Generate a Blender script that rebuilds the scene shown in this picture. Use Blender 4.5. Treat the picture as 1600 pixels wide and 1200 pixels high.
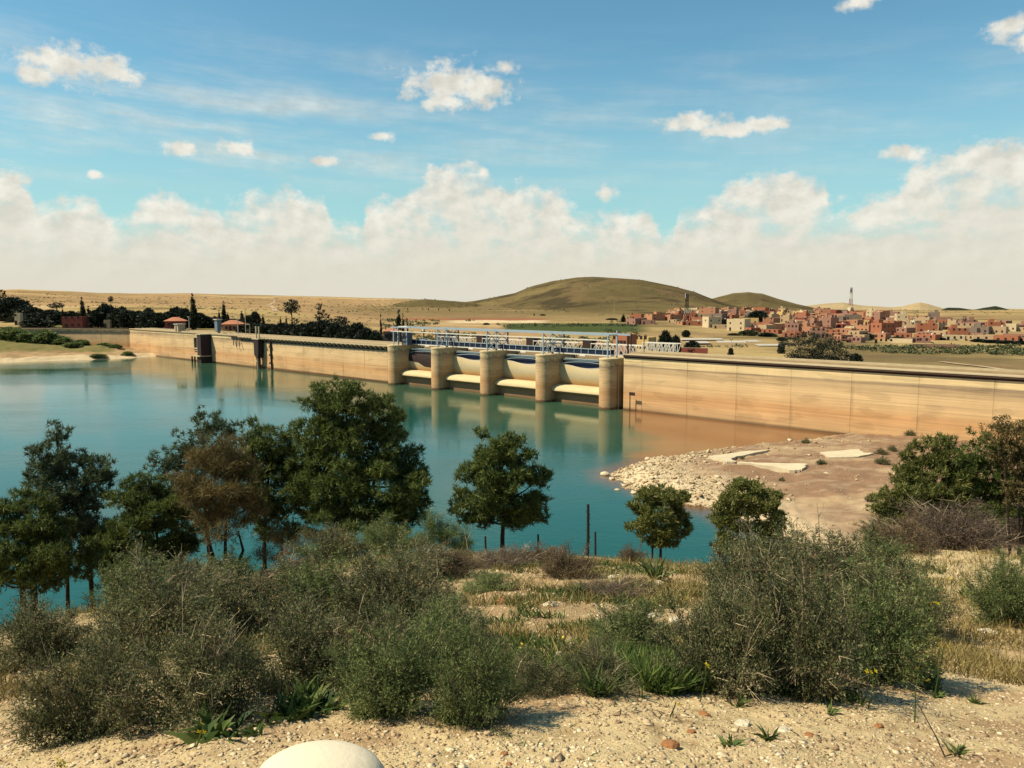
import bpy, math, random
import numpy as np
from mathutils import Vector, Matrix

# ---------------------------------------------------------------- camera, sky, sun
for o in list(bpy.data.objects):
    bpy.data.objects.remove(o, do_unlink=True)
S = bpy.context.scene
COL = S.collection
TH = math.radians(6.0); F = 1256.0; H = 20.0          # pitch, focal length in px of a 1600 px wide frame, eye height above the water
SUN_AZ = math.radians(-99); SUN_EL = math.radians(51)

cam_d = bpy.data.cameras.new('camera'); cam = bpy.data.objects.new('camera', cam_d); COL.objects.link(cam)
cam.location = (0, 0, H); cam.rotation_euler = (math.pi/2 - TH, 0, 0)
cam_d.sensor_width = 36; cam_d.lens = 36*F/1600; cam_d.clip_start = 0.05; cam_d.clip_end = 40000
S.camera = cam
S.view_settings.view_transform = 'Standard'; S.view_settings.look = 'None'
S.view_settings.gamma = 1; S.view_settings.exposure = 0.66
S.view_settings.use_curve_mapping = False

sun_d = bpy.data.lights.new('sun', 'SUN'); sun = bpy.data.objects.new('sun', sun_d); COL.objects.link(sun)
sun_d.energy = 5.0; sun_d.angle = math.radians(0.5); sun_d.color = (1.0, 0.86, 0.62)
sdir = Vector((math.sin(SUN_AZ)*math.cos(SUN_EL), math.cos(SUN_AZ)*math.cos(SUN_EL), math.sin(SUN_EL)))
sun.rotation_euler = sdir.to_track_quat('Z', 'Y').to_euler()


class NT:
    """small helper that wires shader nodes"""
    def __init__(self, tree):
        self.t = tree; tree.nodes.clear()
    def n(self, kind, **kw):
        nd = self.t.nodes.new(kind)
        for k, v in kw.items():
            setattr(nd, k, v)
        return nd
    def put(self, sock, v):
        if hasattr(v, 'is_linked') or hasattr(v, 'links'):
            self.t.links.new(v, sock)
        elif isinstance(v, (tuple, list)) and len(v) == 3 and sock.type == 'RGBA':
            sock.default_value = (*v, 1)
        else:
            sock.default_value = v
    def m(self, op, a, b=0.0, c=0.0, clamp=False):
        nd = self.n('ShaderNodeMath', operation=op, use_clamp=clamp)
        for i, v in enumerate((a, b, c)):
            self.put(nd.inputs[i], v)
        return nd.outputs[0]
    def step(self, v, lo, hi):
        nd = self.n('ShaderNodeMapRange', interpolation_type='SMOOTHSTEP')
        self.put(nd.inputs[0], v); nd.inputs[1].default_value = lo; nd.inputs[2].default_value = hi
        return nd.outputs[0]
    def mix(self, f, a, b, mode='MIX'):
        nd = self.n('ShaderNodeMix', data_type='RGBA', blend_type=mode)
        self.put(nd.inputs[0], f); self.put(nd.inputs[6], a); self.put(nd.inputs[7], b)
        return nd.outputs[2]
    def noise(self, vec, scale, detail=4, rough=0.55, dim='3D', dist=0.0):
        nd = self.n('ShaderNodeTexNoise', noise_dimensions=dim)
        if vec is not None: self.put(nd.inputs['Vector'], vec)
        nd.inputs['Scale'].default_value = scale; nd.inputs['Detail'].default_value = detail
        nd.inputs['Roughness'].default_value = rough; nd.inputs['Distortion'].default_value = dist
        return nd.outputs[0]
    def comb(self, x, y, z):
        nd = self.n('ShaderNodeCombineXYZ')
        for i, v in enumerate((x, y, z)): self.put(nd.inputs[i], v)
        return nd.outputs[0]
    def sep(self, v):
        nd = self.n('ShaderNodeSeparateXYZ'); self.put(nd.inputs[0], v)
        return nd.outputs
    def ramp(self, f, stops):
        nd = self.n('ShaderNodeValToRGB'); e = nd.color_ramp.elements
        while len(e) < len(stops): e.new(0.5)
        for i, (p, c) in enumerate(stops):
            e[i].position = p; e[i].color = (*c, 1) if len(c) == 3 else c
        self.put(nd.inputs[0], f)
        return nd.outputs[0]


def ang(px, py):
    u = (px-800)/F; v = (600-py)/F
    dx, dy, dz = u, math.cos(TH)+v*math.sin(TH), -math.sin(TH)+v*math.cos(TH)
    return math.degrees(math.atan2(dx, dy)), math.degrees(math.atan2(dz, math.hypot(dx, dy)))


def make_world():
    w = bpy.data.worlds.new('World'); S.world = w; w.use_nodes = True
    N = NT(w.node_tree)
    sky = N.n('ShaderNodeTexSky', sky_type='NISHITA', sun_disc=False)
    sky.sun_elevation = SUN_EL; sky.sun_rotation = SUN_AZ % (2*math.pi)
    sky.altitude = 500; sky.air_density = 1.0; sky.dust_density = 0.6; sky.ozone_density = 1.2
    tc = N.n('ShaderNodeTexCoord')
    x, y, z = N.sep(tc.outputs['Generated'])
    az = N.m('MULTIPLY', N.m('ARCTAN2', x, y), 57.29578)
    el = N.m('MULTIPLY', N.m('ARCSINE', z), 57.29578)
    P = N.comb(az, N.m('MULTIPLY', el, 1.25), 0.0)
    big = N.m('SUBTRACT', N.noise(P, 0.22, 3, 0.5), 0.5)
    fine = N.m('SUBTRACT', N.noise(P, 0.75, 7, 0.62), 0.5)
    light = N.m('SUBTRACT', N.noise(N.comb(N.m('ADD', az, 0.5), N.m('ADD', N.m('MULTIPLY', el, 1.25), -0.6), 0.0), 0.45, 6, 0.58), 0.5)
    lite0 = N.m('SUBTRACT', N.noise(P, 0.45, 6, 0.58), 0.5)
    # long bank of cumulus above the horizon: height of its top by azimuth
    tops = [(-60,300),(0,262),(35,268),(58,318),(130,305),(185,335),(212,316),(262,300),(300,318),(370,310),(425,290),(500,308),(535,350),
            (560,352),(572,320),(640,296),(690,258),(745,252),(790,290),(835,280),(905,322),(960,333),(1012,325),(1042,368),(1062,330),(1112,306),
            (1150,276),(1212,262),(1288,272),(1305,318),(1380,300),(1455,242),(1525,220),(1610,226),(1700,270)]
    pts = [ang(*p) for p in tops]
    a0, a1 = -46.0, 46.0
    fc = N.n('ShaderNodeFloatCurve'); cu = fc.mapping.curves[0]
    pp = [((a-a0)/(a1-a0), e/20.0) for a, e in pts]
    cu.points[0].location = (0.0, 0.35); cu.points[1].location = (1.0, 0.4)
    for a, b in pp: cu.points.new(a, b)
    fc.mapping.update()
    N.put(fc.inputs['Value'], N.m('DIVIDE', N.m('SUBTRACT', az, a0), a1-a0, clamp=True))
    top = N.m('MULTIPLY', fc.outputs[0], 20.0)
    b = N.m('ADD', N.m('SUBTRACT', top, el), N.m('MULTIPLY', fine, 3.4))
    b = N.m('ADD', b, N.m('MULTIPLY', big, 1.2))
    bank = N.step(b, -0.25, 1.0)
    # thin gaps inside the bank
    gap = N.step(N.m('ADD', N.m('MULTIPLY', lite0, 1.5), N.m('MULTIPLY', big, 0.9)), 0.05, -0.40)
    bank = N.m('MULTIPLY', bank, N.m('SUBTRACT', 1.0, N.m('MULTIPLY', N.m('MULTIPLY', gap, 0.62), N.step(el, 1.5, 4.5))))
    # single cumulus
    cl = [(118,104,118,36),(60,116,50,22),(180,112,52,26),(700,128,82,42),(742,138,66,34),(700,160,52,20),(790,106,26,14),(1078,193,70,21),(1192,194,44,16),(1130,203,60,16),
          (1575,45,48,24),(1610,58,40,22),(1345,2,40,16),(1412,238,48,16),(290,231,50,17),(374,231,44,18),(508,252,34,11),(944,302,20,17),(600,214,24,9),(148,274,18,8),(20,285,36,34)]
    cov = None
    for (px, py, rx, ry) in cl:
        ca, ce = ang(px, py); dx = (ang(px+rx, py)[0]-ang(px-rx, py)[0])/2; dy = (ang(px, py-ry)[1]-ang(px, py+ry)[1])/2
        ux = N.m('DIVIDE', N.m('SUBTRACT', az, ca), dx); uy = N.m('DIVIDE', N.m('SUBTRACT', el, ce), dy)
        r = N.m('SQRT', N.m('ADD', N.m('MULTIPLY', ux, ux), N.m('MULTIPLY', uy, uy)))
        v = N.m('SUBTRACT', 1.0, r)
        cov = v if cov is None else N.m('MAXIMUM', cov, v)
    single = N.step(N.m('ADD', cov, N.m('ADD', N.m('MULTIPLY', fine, 2.4), N.m('MULTIPLY', big, 0.6))), -0.10, 0.75)
    # thin streaks
    st = N.noise(N.comb(N.m('MULTIPLY', az, 0.09), N.m('ADD', N.m('MULTIPLY', el, 0.62), N.m('MULTIPLY', az, 0.03)), 3.1), 1.0, 6, 0.6)
    band = N.m('MULTIPLY', N.step(el, 6.0, 9.5), N.step(el, 19.0, 11.0))
    leftw = N.m('ADD', 0.36, N.m('MULTIPLY', N.step(az, 18.0, -22.0), 0.45))
    wisp = N.m('MULTIPLY', N.m('MULTIPLY', N.step(st, 0.36, 0.86), band), leftw)
    dens = N.m('MAXIMUM', N.m('MAXIMUM', bank, single), wisp)
    dens = N.m('MULTIPLY', N.m('MINIMUM', dens, 1.0), 0.95)
    # clear sky: nishita, deepened a little, with a pale turquoise belt
    clear = N.mix(1.0, sky.outputs[0], (0.90, 1.40, 1.30), 'MULTIPLY')
    clear = N.mix(N.m('MULTIPLY', N.step(el, 17.0, 4.0), 0.55), clear, (4.2, 6.6, 6.4))
    relief = N.m('ADD', 0.5, N.m('MULTIPLY', N.m('SUBTRACT', lite0, light), 3.2), clamp=True)
    edge = N.step(N.m('SUBTRACT', top, el), 4.5, 0.0)
    cc = N.mix(relief, (6.9, 6.6, 5.75), (9.2, 8.85, 7.8))
    cc = N.mix(N.m('MULTIPLY', N.m('SUBTRACT', 1.0, edge), 0.5), cc, (7.5, 7.05, 5.95))
    col = N.mix(dens, clear, cc)
    hz = N.step(el, 5.5, 0.3)
    col = N.mix(N.m('MULTIPLY', hz, 0.92), col, (7.35, 7.0, 5.85))
    bg = N.n('ShaderNodeBackground'); N.put(bg.inputs[0], col); bg.inputs[1].default_value = 0.064
    out = N.n('ShaderNodeOutputWorld'); N.put(out.inputs[0], bg.outputs[0])
    w.cycles.sampling_method = 'MANUAL'; w.cycles.sample_map_resolution = 512
make_world()

# ---------------------------------------------------------------- helpers
R = random.Random(7)
RNG = np.random.default_rng(11)


def sm(a, b, x):
    t = np.clip((np.asarray(x, float)-a)/(b-a), 0, 1)
    return t*t*(3-2*t)


def vnoise(x, y, seed=0):
    x = np.asarray(x, float); y = np.asarray(y, float)
    xi = np.floor(x).astype(np.int64); yi = np.floor(y).astype(np.int64)
    fx = x-xi; fy = y-yi; fx = fx*fx*(3-2*fx); fy = fy*fy*(3-2*fy)
    def h(a, b):
        n = (a*374761393 + b*668265263 + seed*974634777) & 0x7fffffff
        n = ((n ^ (n >> 13))*1274126177) & 0x7fffffff
        return ((n ^ (n >> 16)) & 0xffff)/65535.0
    return (h(xi, yi)*(1-fx)+h(xi+1, yi)*fx)*(1-fy)+(h(xi, yi+1)*(1-fx)+h(xi+1, yi+1)*fx)*fy


def fbm(x, y, oct=4, seed=0):
    v = 0; a = 0.5; s = 1.0
    for i in range(oct):
        v = v+a*(vnoise(np.asarray(x)*s+i*17.3, np.asarray(y)*s+i*9.1, seed+i)-0.5); a *= 0.5; s *= 2.03
    return v*2


def ray(px, py):
    u = (px-800)/F; v = (600-py)/F
    return np.array((u, math.cos(TH)+v*math.sin(TH), -math.sin(TH)+v*math.cos(TH)))


def at(px, py, z=None, y=None):
    d = ray(px, py); t = (z-H)/d[2] if z is not None else y/d[1]
    return Vector((d[0]*t, d[1]*t, H+d[2]*t))


def tag(o, label, cat, group=None):
    o['label'] = label; o['category'] = cat
    if group: o['group'] = group
    return o


def thing(name, label, cat, loc=(0, 0, 0), rz=0.0, group=None):
    o = bpy.data.objects.new(name, None); COL.objects.link(o)
    o.empty_display_size = 0.2
    o.location = loc; o.rotation_euler = (0, 0, rz)
    return tag(o, label, cat, group)


def copy_tree(o, parent=None):
    c = o.copy(); COL.objects.link(c)
    if parent is not None: c.parent = parent
    for ch in list(o.children): copy_tree(ch, c)
    return c


def link_mesh(name, me, mat=None, parent=None, loc=None):
    if mat is not None: me.materials.append(mat)
    o = bpy.data.objects.new(name, me); COL.objects.link(o)
    if parent is not None: o.parent = parent
    if loc is not None: o.location = loc
    return o


def np_mesh(name, V, T, smooth=False):
    """mesh from an (n,3) vertex array and an (m,k) face array"""
    V = np.ascontiguousarray(V, np.float32); T = np.ascontiguousarray(T, np.int32)
    k = T.shape[1]; me = bpy.data.meshes.new(name)
    me.vertices.add(len(V)); me.vertices.foreach_set('co', V.ravel())
    me.loops.add(T.size); me.loops.foreach_set('vertex_index', T.ravel())
    me.polygons.add(len(T)); me.polygons.foreach_set('loop_start', np.arange(0, T.size, k, dtype=np.int32))
    me.polygons.foreach_set('loop_total', np.full(len(T), k, np.int32))
    if smooth: me.polygons.foreach_set('use_smooth', np.ones(len(T), bool))
    me.update(calc_edges=True)
    return me


def set_col(me, name, C):
    a = me.color_attributes.new(name, 'FLOAT_COLOR', 'POINT')
    C = np.asarray(C, np.float32)
    if C.shape[1] == 3: C = np.concatenate([C, np.ones((len(C), 1), np.float32)], 1)
    a.data.foreach_set('color', np.ascontiguousarray(C).ravel())


def grid_mesh(name, X, Y, Z, keep=None, C=None):
    """smooth sheet from 2-D arrays; keep masks vertices"""
    n, m = X.shape
    V = np.stack([X.ravel(), Y.ravel(), Z.ravel()], 1)
    I = np.arange(n*m).reshape(n, m)
    Q = np.stack([I[:-1, :-1], I[:-1, 1:], I[1:, 1:], I[1:, :-1]], -1).reshape(-1, 4)
    if keep is not None:
        k = keep.ravel(); Q = Q[k[Q].any(1)]
        used = np.unique(Q); mp = np.full(n*m, -1); mp[used] = np.arange(len(used))
        V = V[used]; Q = mp[Q]
        if C is not None: C = C.reshape(n*m, -1)[used]
    elif C is not None: C = C.reshape(n*m, -1)
    # faces must look up
    a, b, c = V[Q[0, 0]], V[Q[0, 1]], V[Q[0, 2]]
    if np.cross(b-a, c-a)[2] < 0: Q = Q[:, ::-1]
    me = np_mesh(name, V, Q, True)
    if C is not None: set_col(me, 'tint', C)
    return me


class MB:
    """collects boxes, tubes and sheets and builds them as one mesh"""
    def __init__(self): self.v = []; self.f = []; self.s = []
    def add(self, V, Fs, smooth=False):
        o = len(self.v); self.v += [tuple(p) for p in V]
        self.f += [tuple(i+o for i in f) for f in Fs]; self.s += [smooth]*len(Fs)
        return self
    def box(self, x0, x1, y0, y1, z0, z1):
        V = [(x, y, z) for z in (z0, z1) for y in (y0, y1) for x in (x0, x1)]
        return self.add(V, [(0, 2, 3, 1), (4, 5, 7, 6), (0, 1, 5, 4), (2, 6, 7, 3), (0, 4, 6, 2), (1, 3, 7, 5)])
    def prism(self, poly, axis, a, b, smooth=False):
        """extrude a 2-D outline along x, y or z"""
        n = len(poly)
        def p(q, t): return {'x': (t, q[0], q[1]), 'y': (q[0], t, q[1]), 'z': (q[0], q[1], t)}[axis]
        V = [p(q, a) for q in poly]+[p(q, b) for q in poly]
        self.add(V, [(i, (i+1) % n, n+(i+1) % n, n+i) for i in range(n)], smooth)
        o = len(self.v)-2*n
        self.f += [tuple(o+i for i in range(n))[::-1], tuple(o+n+i for i in range(n))]; self.s += [False]*2
        return self
    def tube(self, pts, rad, n=6, cap=True):
        pts = [Vector(p) for p in pts]; m = len(pts)
        rad = rad if isinstance(rad, (list, tuple)) else [rad]*m
        V = []; ref = Vector((0.31, 0.17, 0.93))
        for i, p in enumerate(pts):
            t = (pts[min(i+1, m-1)]-pts[max(i-1, 0)]).normalized()
            a = t.cross(ref)
            if a.length < 1e-3: a = t.cross(Vector((1, 0, 0)))
            a.normalize(); b = t.cross(a)
            V += [p+(a*math.cos(2*math.pi*k/n)+b*math.sin(2*math.pi*k/n))*rad[i] for k in range(n)]
        Fs = [(i*n+k, i*n+(k+1) % n, (i+1)*n+(k+1) % n, (i+1)*n+k) for i in range(m-1) for k in range(n)]
        if cap: Fs += [tuple(range(n))[::-1], tuple((m-1)*n+k for k in range(n))]
        return self.add(V, Fs, True)
    def bar(self, a, b, w=0.06):
        """square bar between two points"""
        return self.tube([a, b], w*0.71, 4)
    def build(self, name, mat, parent=None, loc=None, flat=False):
        me = bpy.data.meshes.new(name); me.from_pydata(self.v, [], self.f)
        if not flat: me.polygons.foreach_set('use_smooth', self.s)
        import bmesh
        bm = bmesh.new(); bm.from_mesh(me); bmesh.ops.recalc_face_normals(bm, faces=bm.faces)
        bm.to_mesh(me); bm.free(); me.update()
        try: me.set_sharp_from_angle(angle=math.radians(40))
        except Exception: pass
        return link_mesh(name, me, mat, parent, loc)

# ---------------------------------------------------------------- materials
ALB = 0.74                                    # the photograph's exposure asks for slightly darker paints throughout
def material(name, fn):
    m = bpy.data.materials.new(name); m.use_nodes = True
    N = NT(m.node_tree); bs = N.n('ShaderNodeBsdfPrincipled'); out = N.n('ShaderNodeOutputMaterial')
    N.put(out.inputs[0], bs.outputs[0])
    bs.inputs['Specular IOR Level'].default_value = 0.25
    bs.inputs['Roughness'].default_value = 0.85
    fn(N, bs)
    return m


def bump(N, bs, h, strength, dist):
    b = N.n('ShaderNodeBump'); N.put(b.inputs['Strength'], strength); b.inputs['Distance'].default_value = dist
    N.put(b.inputs['Height'], h); N.put(bs.inputs['Normal'], b.outputs[0])


def flat_mat(name, col, rough=0.8, var=0.25, scale=2.0, metal=0.0, bmp=0.0):
    def f(N, bs):
        tc = N.n('ShaderNodeTexCoord')
        v = N.noise(tc.outputs['Object'], scale, 5, 0.6)
        v2 = N.m('ADD', 1.0-var, N.m('MULTIPLY', v, 2*var))
        N.put(bs.inputs['Base Color'], N.mix(1.0, tuple(q*ALB for q in col), N.comb(v2, v2, v2), 'MULTIPLY'))
        bs.inputs['Roughness'].default_value = rough; bs.inputs['Metallic'].default_value = metal
        if bmp: bump(N, bs, v, bmp, 0.1)
    return material(name, f)


def leaf_mat(name, stops, rough=0.6, trans=0.25):
    def f(N, bs):
        g = N.n('ShaderNodeNewGeometry'); tc = N.n('ShaderNodeTexCoord')
        ob = N.n('ShaderNodeObjectInfo')
        n = N.noise(tc.outputs['Object'], 1.6, 3, 0.5)
        fac = N.m('ADD', N.m('MULTIPLY', g.outputs['Random Per Island'], 0.80), N.m('MULTIPLY', N.m('SUBTRACT', n, 0.36), 0.85), clamp=True)
        c = N.ramp(fac, [(p_, tuple(q*0.85 for q in c_)) for p_, c_ in stops])
        k = N.m('ADD', 0.85, N.m('MULTIPLY', ob.outputs['Random'], 0.3))
        c = N.mix(1.0, c, N.comb(k, k, k), 'MULTIPLY')
        N.put(bs.inputs['Base Color'], c); bs.inputs['Roughness'].default_value = rough
        if trans:
            tr = N.n('ShaderNodeBsdfTranslucent'); N.put(tr.inputs[0], c)
            mx = N.n('ShaderNodeMixShader'); mx.inputs[0].default_value = trans
            N.put(mx.inputs[1], bs.outputs[0]); N.put(mx.inputs[2], tr.outputs[0])
            out = [n for n in N.t.nodes if n.type == 'OUTPUT_MATERIAL'][0]; N.put(out.inputs[0], mx.outputs[0])
    return material(name, f)


M = {}
M['pine'] = leaf_mat('pine_needles', [(0.0, (0.022, 0.038, 0.011)), (0.5, (0.070, 0.108, 0.026)), (1.0, (0.20, 0.225, 0.052))], trans=0.34)
M['pine_light'] = leaf_mat('young_pine_needles', [(0.0, (0.050, 0.070, 0.018)), (0.5, (0.125, 0.145, 0.036)), (1.0, (0.26, 0.25, 0.07))], trans=0.35)
M['pine_blue'] = leaf_mat('blue_pine_needles', [(0.0, (0.020, 0.034, 0.018)), (0.6, (0.062, 0.094, 0.044)), (1.0, (0.155, 0.178, 0.08))], trans=0.34)
M['brown_leaf'] = leaf_mat('tamarisk_twigs', [(0.0, (0.040, 0.038, 0.015)), (0.5, (0.110, 0.092, 0.034)), (1.0, (0.23, 0.165, 0.06))], trans=0.3)
M['shrub'] = leaf_mat('shrub_leaves', [(0.0, (0.028, 0.038, 0.016)), (0.38, (0.098, 0.122, 0.046)), (0.70, (0.190, 0.205, 0.085)), (0.88, (0.33, 0.285, 0.15)), (1.0, (0.52, 0.44, 0.26))], trans=0.34)
M['shrub_green'] = leaf_mat('green_shrub_leaves', [(0.0, (0.034, 0.060, 0.022)), (0.5, (0.125, 0.178, 0.056)), (1.0, (0.32, 0.35, 0.12))], trans=0.34)
M['shrub_brown'] = leaf_mat('dry_shrub_leaves', [(0.0, (0.041, 0.027, 0.019)), (0.5, (0.128, 0.092, 0.054)), (1.0, (0.311, 0.223, 0.115))], trans=0.32)
M['shrub_purple'] = leaf_mat('purple_shrub_twigs', [(0.0, (0.035, 0.024, 0.027)), (0.5, (0.101, 0.076, 0.068)), (1.0, (0.216, 0.176, 0.115))], trans=0.32)
M['herb'] = leaf_mat('herb_leaves', [(0.0, (0.020, 0.045, 0.012)), (0.5, (0.062, 0.105, 0.022)), (1.0, (0.17, 0.21, 0.05))])
M['drygrass'] = leaf_mat('dry_grass_blades', [(0.0, (0.09, 0.07, 0.02)), (0.5, (0.24, 0.18, 0.06)), (1.0, (0.45, 0.36, 0.14))])
M['dark_tree'] = leaf_mat('far_tree_leaves', [(0.0, (0.008, 0.014, 0.010)), (0.5, (0.020, 0.030, 0.018)), (1.0, (0.045, 0.055, 0.026))], trans=0.1)
M['olive_tree'] = leaf_mat('olive_tree_leaves', [(0.0, (0.03, 0.04, 0.018)), (0.5, (0.07, 0.085, 0.035)), (1.0, (0.13, 0.14, 0.06))], trans=0.1)
M['twig'] = flat_mat('twig_bark', (0.11, 0.075, 0.045), 0.9, 0.5, 6)
M['deadwood'] = flat_mat('bleached_twigs', (0.42, 0.34, 0.22), 0.9, 0.3, 6)
M['bark'] = flat_mat('trunk_bark', (0.035, 0.024, 0.017), 0.95, 0.5, 7, bmp=0.6)
M['flower'] = flat_mat('yellow_petals', (0.80, 0.62, 0.02), 0.6, 0.1, 9)
M['whiteflower'] = flat_mat('white_petals', (0.75, 0.72, 0.6), 0.6, 0.1, 9)
M['steel'] = flat_mat('pale_blue_steel', (0.34, 0.42, 0.48), 0.5, 0.18, 1.5)
M['whitesteel'] = flat_mat('white_painted_steel', (0.74, 0.71, 0.62), 0.5, 0.15, 1.5)
M['navy'] = flat_mat('navy_painted_steel', (0.012, 0.020, 0.055), 0.45, 0.3, 0.8)
M['darksteel'] = flat_mat('dark_rusted_steel', (0.035, 0.022, 0.022), 0.7, 0.4, 1.2)
M['tower'] = flat_mat('dark_tower_plating', (0.045, 0.026, 0.028), 0.75, 0.3, 0.8)
M['concrete_dark'] = flat_mat('weathered_crest_concrete', (0.36, 0.27, 0.16), 0.9, 0.3, 0.6, bmp=0.2)
M['kerb'] = flat_mat('pale_kerb_concrete', (0.50, 0.41, 0.26), 0.9, 0.25, 0.8)
M['pipe'] = flat_mat('brown_pipe_and_shade', (0.045, 0.022, 0.014), 0.7, 0.3, 0.5)
M['wood'] = flat_mat('dark_post_wood', (0.025, 0.018, 0.014), 0.9, 0.4, 8)
M['terracotta'] = flat_mat('terracotta_tiles', (0.43, 0.185, 0.10), 0.9, 0.3, 1.2)
M['opening'] = flat_mat('dark_window_glass', (0.03, 0.02, 0.022), 0.4, 0.3, 2)
M['metalroof'] = flat_mat('grey_sheet_roof', (0.52, 0.47, 0.40), 0.6, 0.2, 0.4)
M['redpaint'] = flat_mat('red_mast_paint', (0.30, 0.07, 0.05), 0.6, 0.2, 0.5)
M['track'] = flat_mat('pale_dirt_track', (0.62, 0.50, 0.32), 0.95, 0.2, 0.05)
M['paleslab'] = flat_mat('pale_broken_concrete', (0.62, 0.53, 0.36), 0.9, 0.3, 0.7, bmp=0.4)
M['gravel'] = leaf_mat('pebbles', [(0.0, (0.20, 0.12, 0.07)), (0.3, (0.42, 0.30, 0.17)), (0.7, (0.58, 0.45, 0.27)), (1.0, (0.74, 0.64, 0.45))], 0.9, 0)
M['redrock'] = flat_mat('rusty_rock', (0.33, 0.15, 0.06), 0.9, 0.4, 14, bmp=0.5)
M['palerock'] = flat_mat('pale_limestone', (0.62, 0.55, 0.40), 0.9, 0.3, 9, bmp=0.6)
M['dome'] = flat_mat('smooth_whitewash', (0.74, 0.66, 0.50), 0.8, 0.05, 30, bmp=0.1)


def wall_fn(light=1.0, joints=True):
    def f(N, bs):
        tc = N.n('ShaderNodeTexCoord'); x, y, z = N.sep(tc.outputs['Object'])
        # bands left by the falling water level: noise stretched along the wall
        b1 = N.noise(N.comb(N.m('MULTIPLY', x, 0.018), y, N.m('MULTIPLY', z, 0.95)), 1.0, 6, 0.65)
        b2 = N.noise(N.comb(N.m('MULTIPLY', x, 0.06), y, N.m('MULTIPLY', z, 3.1)), 1.0, 5, 0.6)
        blot = N.noise(N.comb(N.m('MULTIPLY', x, 0.2), 0.0, N.m('MULTIPLY', z, 0.12)), 1.0, 5, 0.6)
        h = N.m('ADD', N.m('DIVIDE', z, 10.5), N.m('MULTIPLY', N.m('SUBTRACT', b1, 0.5), 0.28))
        c = N.ramp(h, [(0.0, (0.20, 0.095, 0.04)), (0.06, (0.45, 0.29, 0.15)), (0.16, (0.50, 0.305, 0.15)), (0.30, (0.47, 0.27, 0.125)), (0.44, (0.53, 0.36, 0.19)), (0.60, (0.55, 0.39, 0.215)),
                       (0.72, (0.42, 0.30, 0.17)), (0.755, (0.24, 0.175, 0.115)), (0.80, (0.58, 0.45, 0.25)), (1.0, (0.64, 0.49, 0.27))])
        k = N.m('ADD', 0.35, N.m('ADD', N.m('MULTIPLY', b2, 0.85), N.m('MULTIPLY', blot, 0.45)))
        # pour joints, patches and thin dark tide lines
        fz = N.m('FRACT', N.m('DIVIDE', N.m('ADD', z, 20.0), 1.92)); k = N.m('MULTIPLY', k, N.m('SUBTRACT', 1.0, N.m('MULTIPLY', N.m('LESS_THAN', fz, 0.03), 0.16)))
        pt = N.noise(N.comb(N.m('MULTIPLY', x, 0.16), 9.0, N.m('MULTIPLY', z, 0.5)), 1.0, 2, 0.4); k = N.m('MULTIPLY', k, N.m('SUBTRACT', 1.0, N.m('MULTIPLY', N.step(pt, 0.56, 0.6), 0.13)))
        wl = N.step(z, 0.55, 0.25); k = N.m('MULTIPLY', k, N.m('SUBTRACT', 1.0, N.m('MULTIPLY', wl, 0.5)))
        tide = N.step(N.noise(N.comb(N.m('MULTIPLY', x, 0.012), 4.0, N.m('MULTIPLY', z, 2.2)), 1.0, 3, 0.5), 0.60, 0.68)
        k = N.m('MULTIPLY', k, N.m('SUBTRACT', 1.0, N.m('MULTIPLY', tide, 0.22)))
        if joints:
            fx = N.m('FRACT', N.m('DIVIDE', N.m('ADD', x, 400.0), 9.2))
            line = N.m('LESS_THAN', fx, 0.011)
            seep = N.m('MULTIPLY', N.step(N.m('ABSOLUTE', N.m('SUBTRACT', fx, 0.02)), 0.05, 0.0), N.step(N.noise(N.comb(N.m('MULTIPLY', x, 0.4), 0.0, N.m('MULTIPLY', z, 0.25)), 1.0, 3, 0.5), 0.42, 0.62))
            k = N.m('MULTIPLY', k, N.m('SUBTRACT', 1.0, N.m('ADD', N.m('MULTIPLY', line, 0.26), N.m('MULTIPLY', seep, 0.22))))
            vs = N.noise(N.comb(N.m('MULTIPLY', x, 2.2), 0.0, N.m('MULTIPLY', z, 0.08)), 1.0, 4, 0.6)
            spots = N.m('MULTIPLY', N.step(vs, 0.62, 0.74), N.step(z, 5.5, 9.5))
            k = N.m('MULTIPLY', k, N.m('SUBTRACT', 1.0, N.m('MULTIPLY', spots, 0.3)))
        k = N.m('MULTIPLY', k, light*ALB)
        N.put(bs.inputs['Base Color'], N.mix(1.0, c, N.comb(k, k, k), 'MULTIPLY'))
        bs.inputs['Roughness'].default_value = 0.92
        bump(N, bs, b2, 0.25, 0.08)
    return f


M['wall'] = material('stained_dam_concrete', wall_fn(1.28))
M['pier'] = material('stained_pier_concrete', wall_fn(1.12, False))


def sill_fn(N, bs):
    tc = N.n('ShaderNodeTexCoord'); x, y, z = N.sep(tc.outputs['Object'])
    n = N.noise(N.comb(N.m('MULTIPLY', x, 0.25), y, N.m('MULTIPLY', z, 1.4)), 1.0, 6, 0.6)
    h = N.m('ADD', z, N.m('MULTIPLY', N.m('SUBTRACT', n, 0.5), 0.5))
    c = N.ramp(N.m('DIVIDE', h, 4.0), [(0.0, (0.18, 0.10, 0.05)), (0.15, (0.30, 0.19, 0.10)), (0.5, (0.34, 0.22, 0.12)), (0.6, (0.62, 0.50, 0.28)), (1.0, (0.68, 0.56, 0.33))])  # shade below the overhang painted darker, the sunlit top paler
    k = N.m('MULTIPLY', N.m('ADD', 0.75, N.m('MULTIPLY', n, 0.45)), ALB)
    N.put(bs.inputs['Base Color'], N.mix(1.0, c, N.comb(k, k, k), 'MULTIPLY'))
M['sill'] = material('ogee_sill_concrete', sill_fn)


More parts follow.
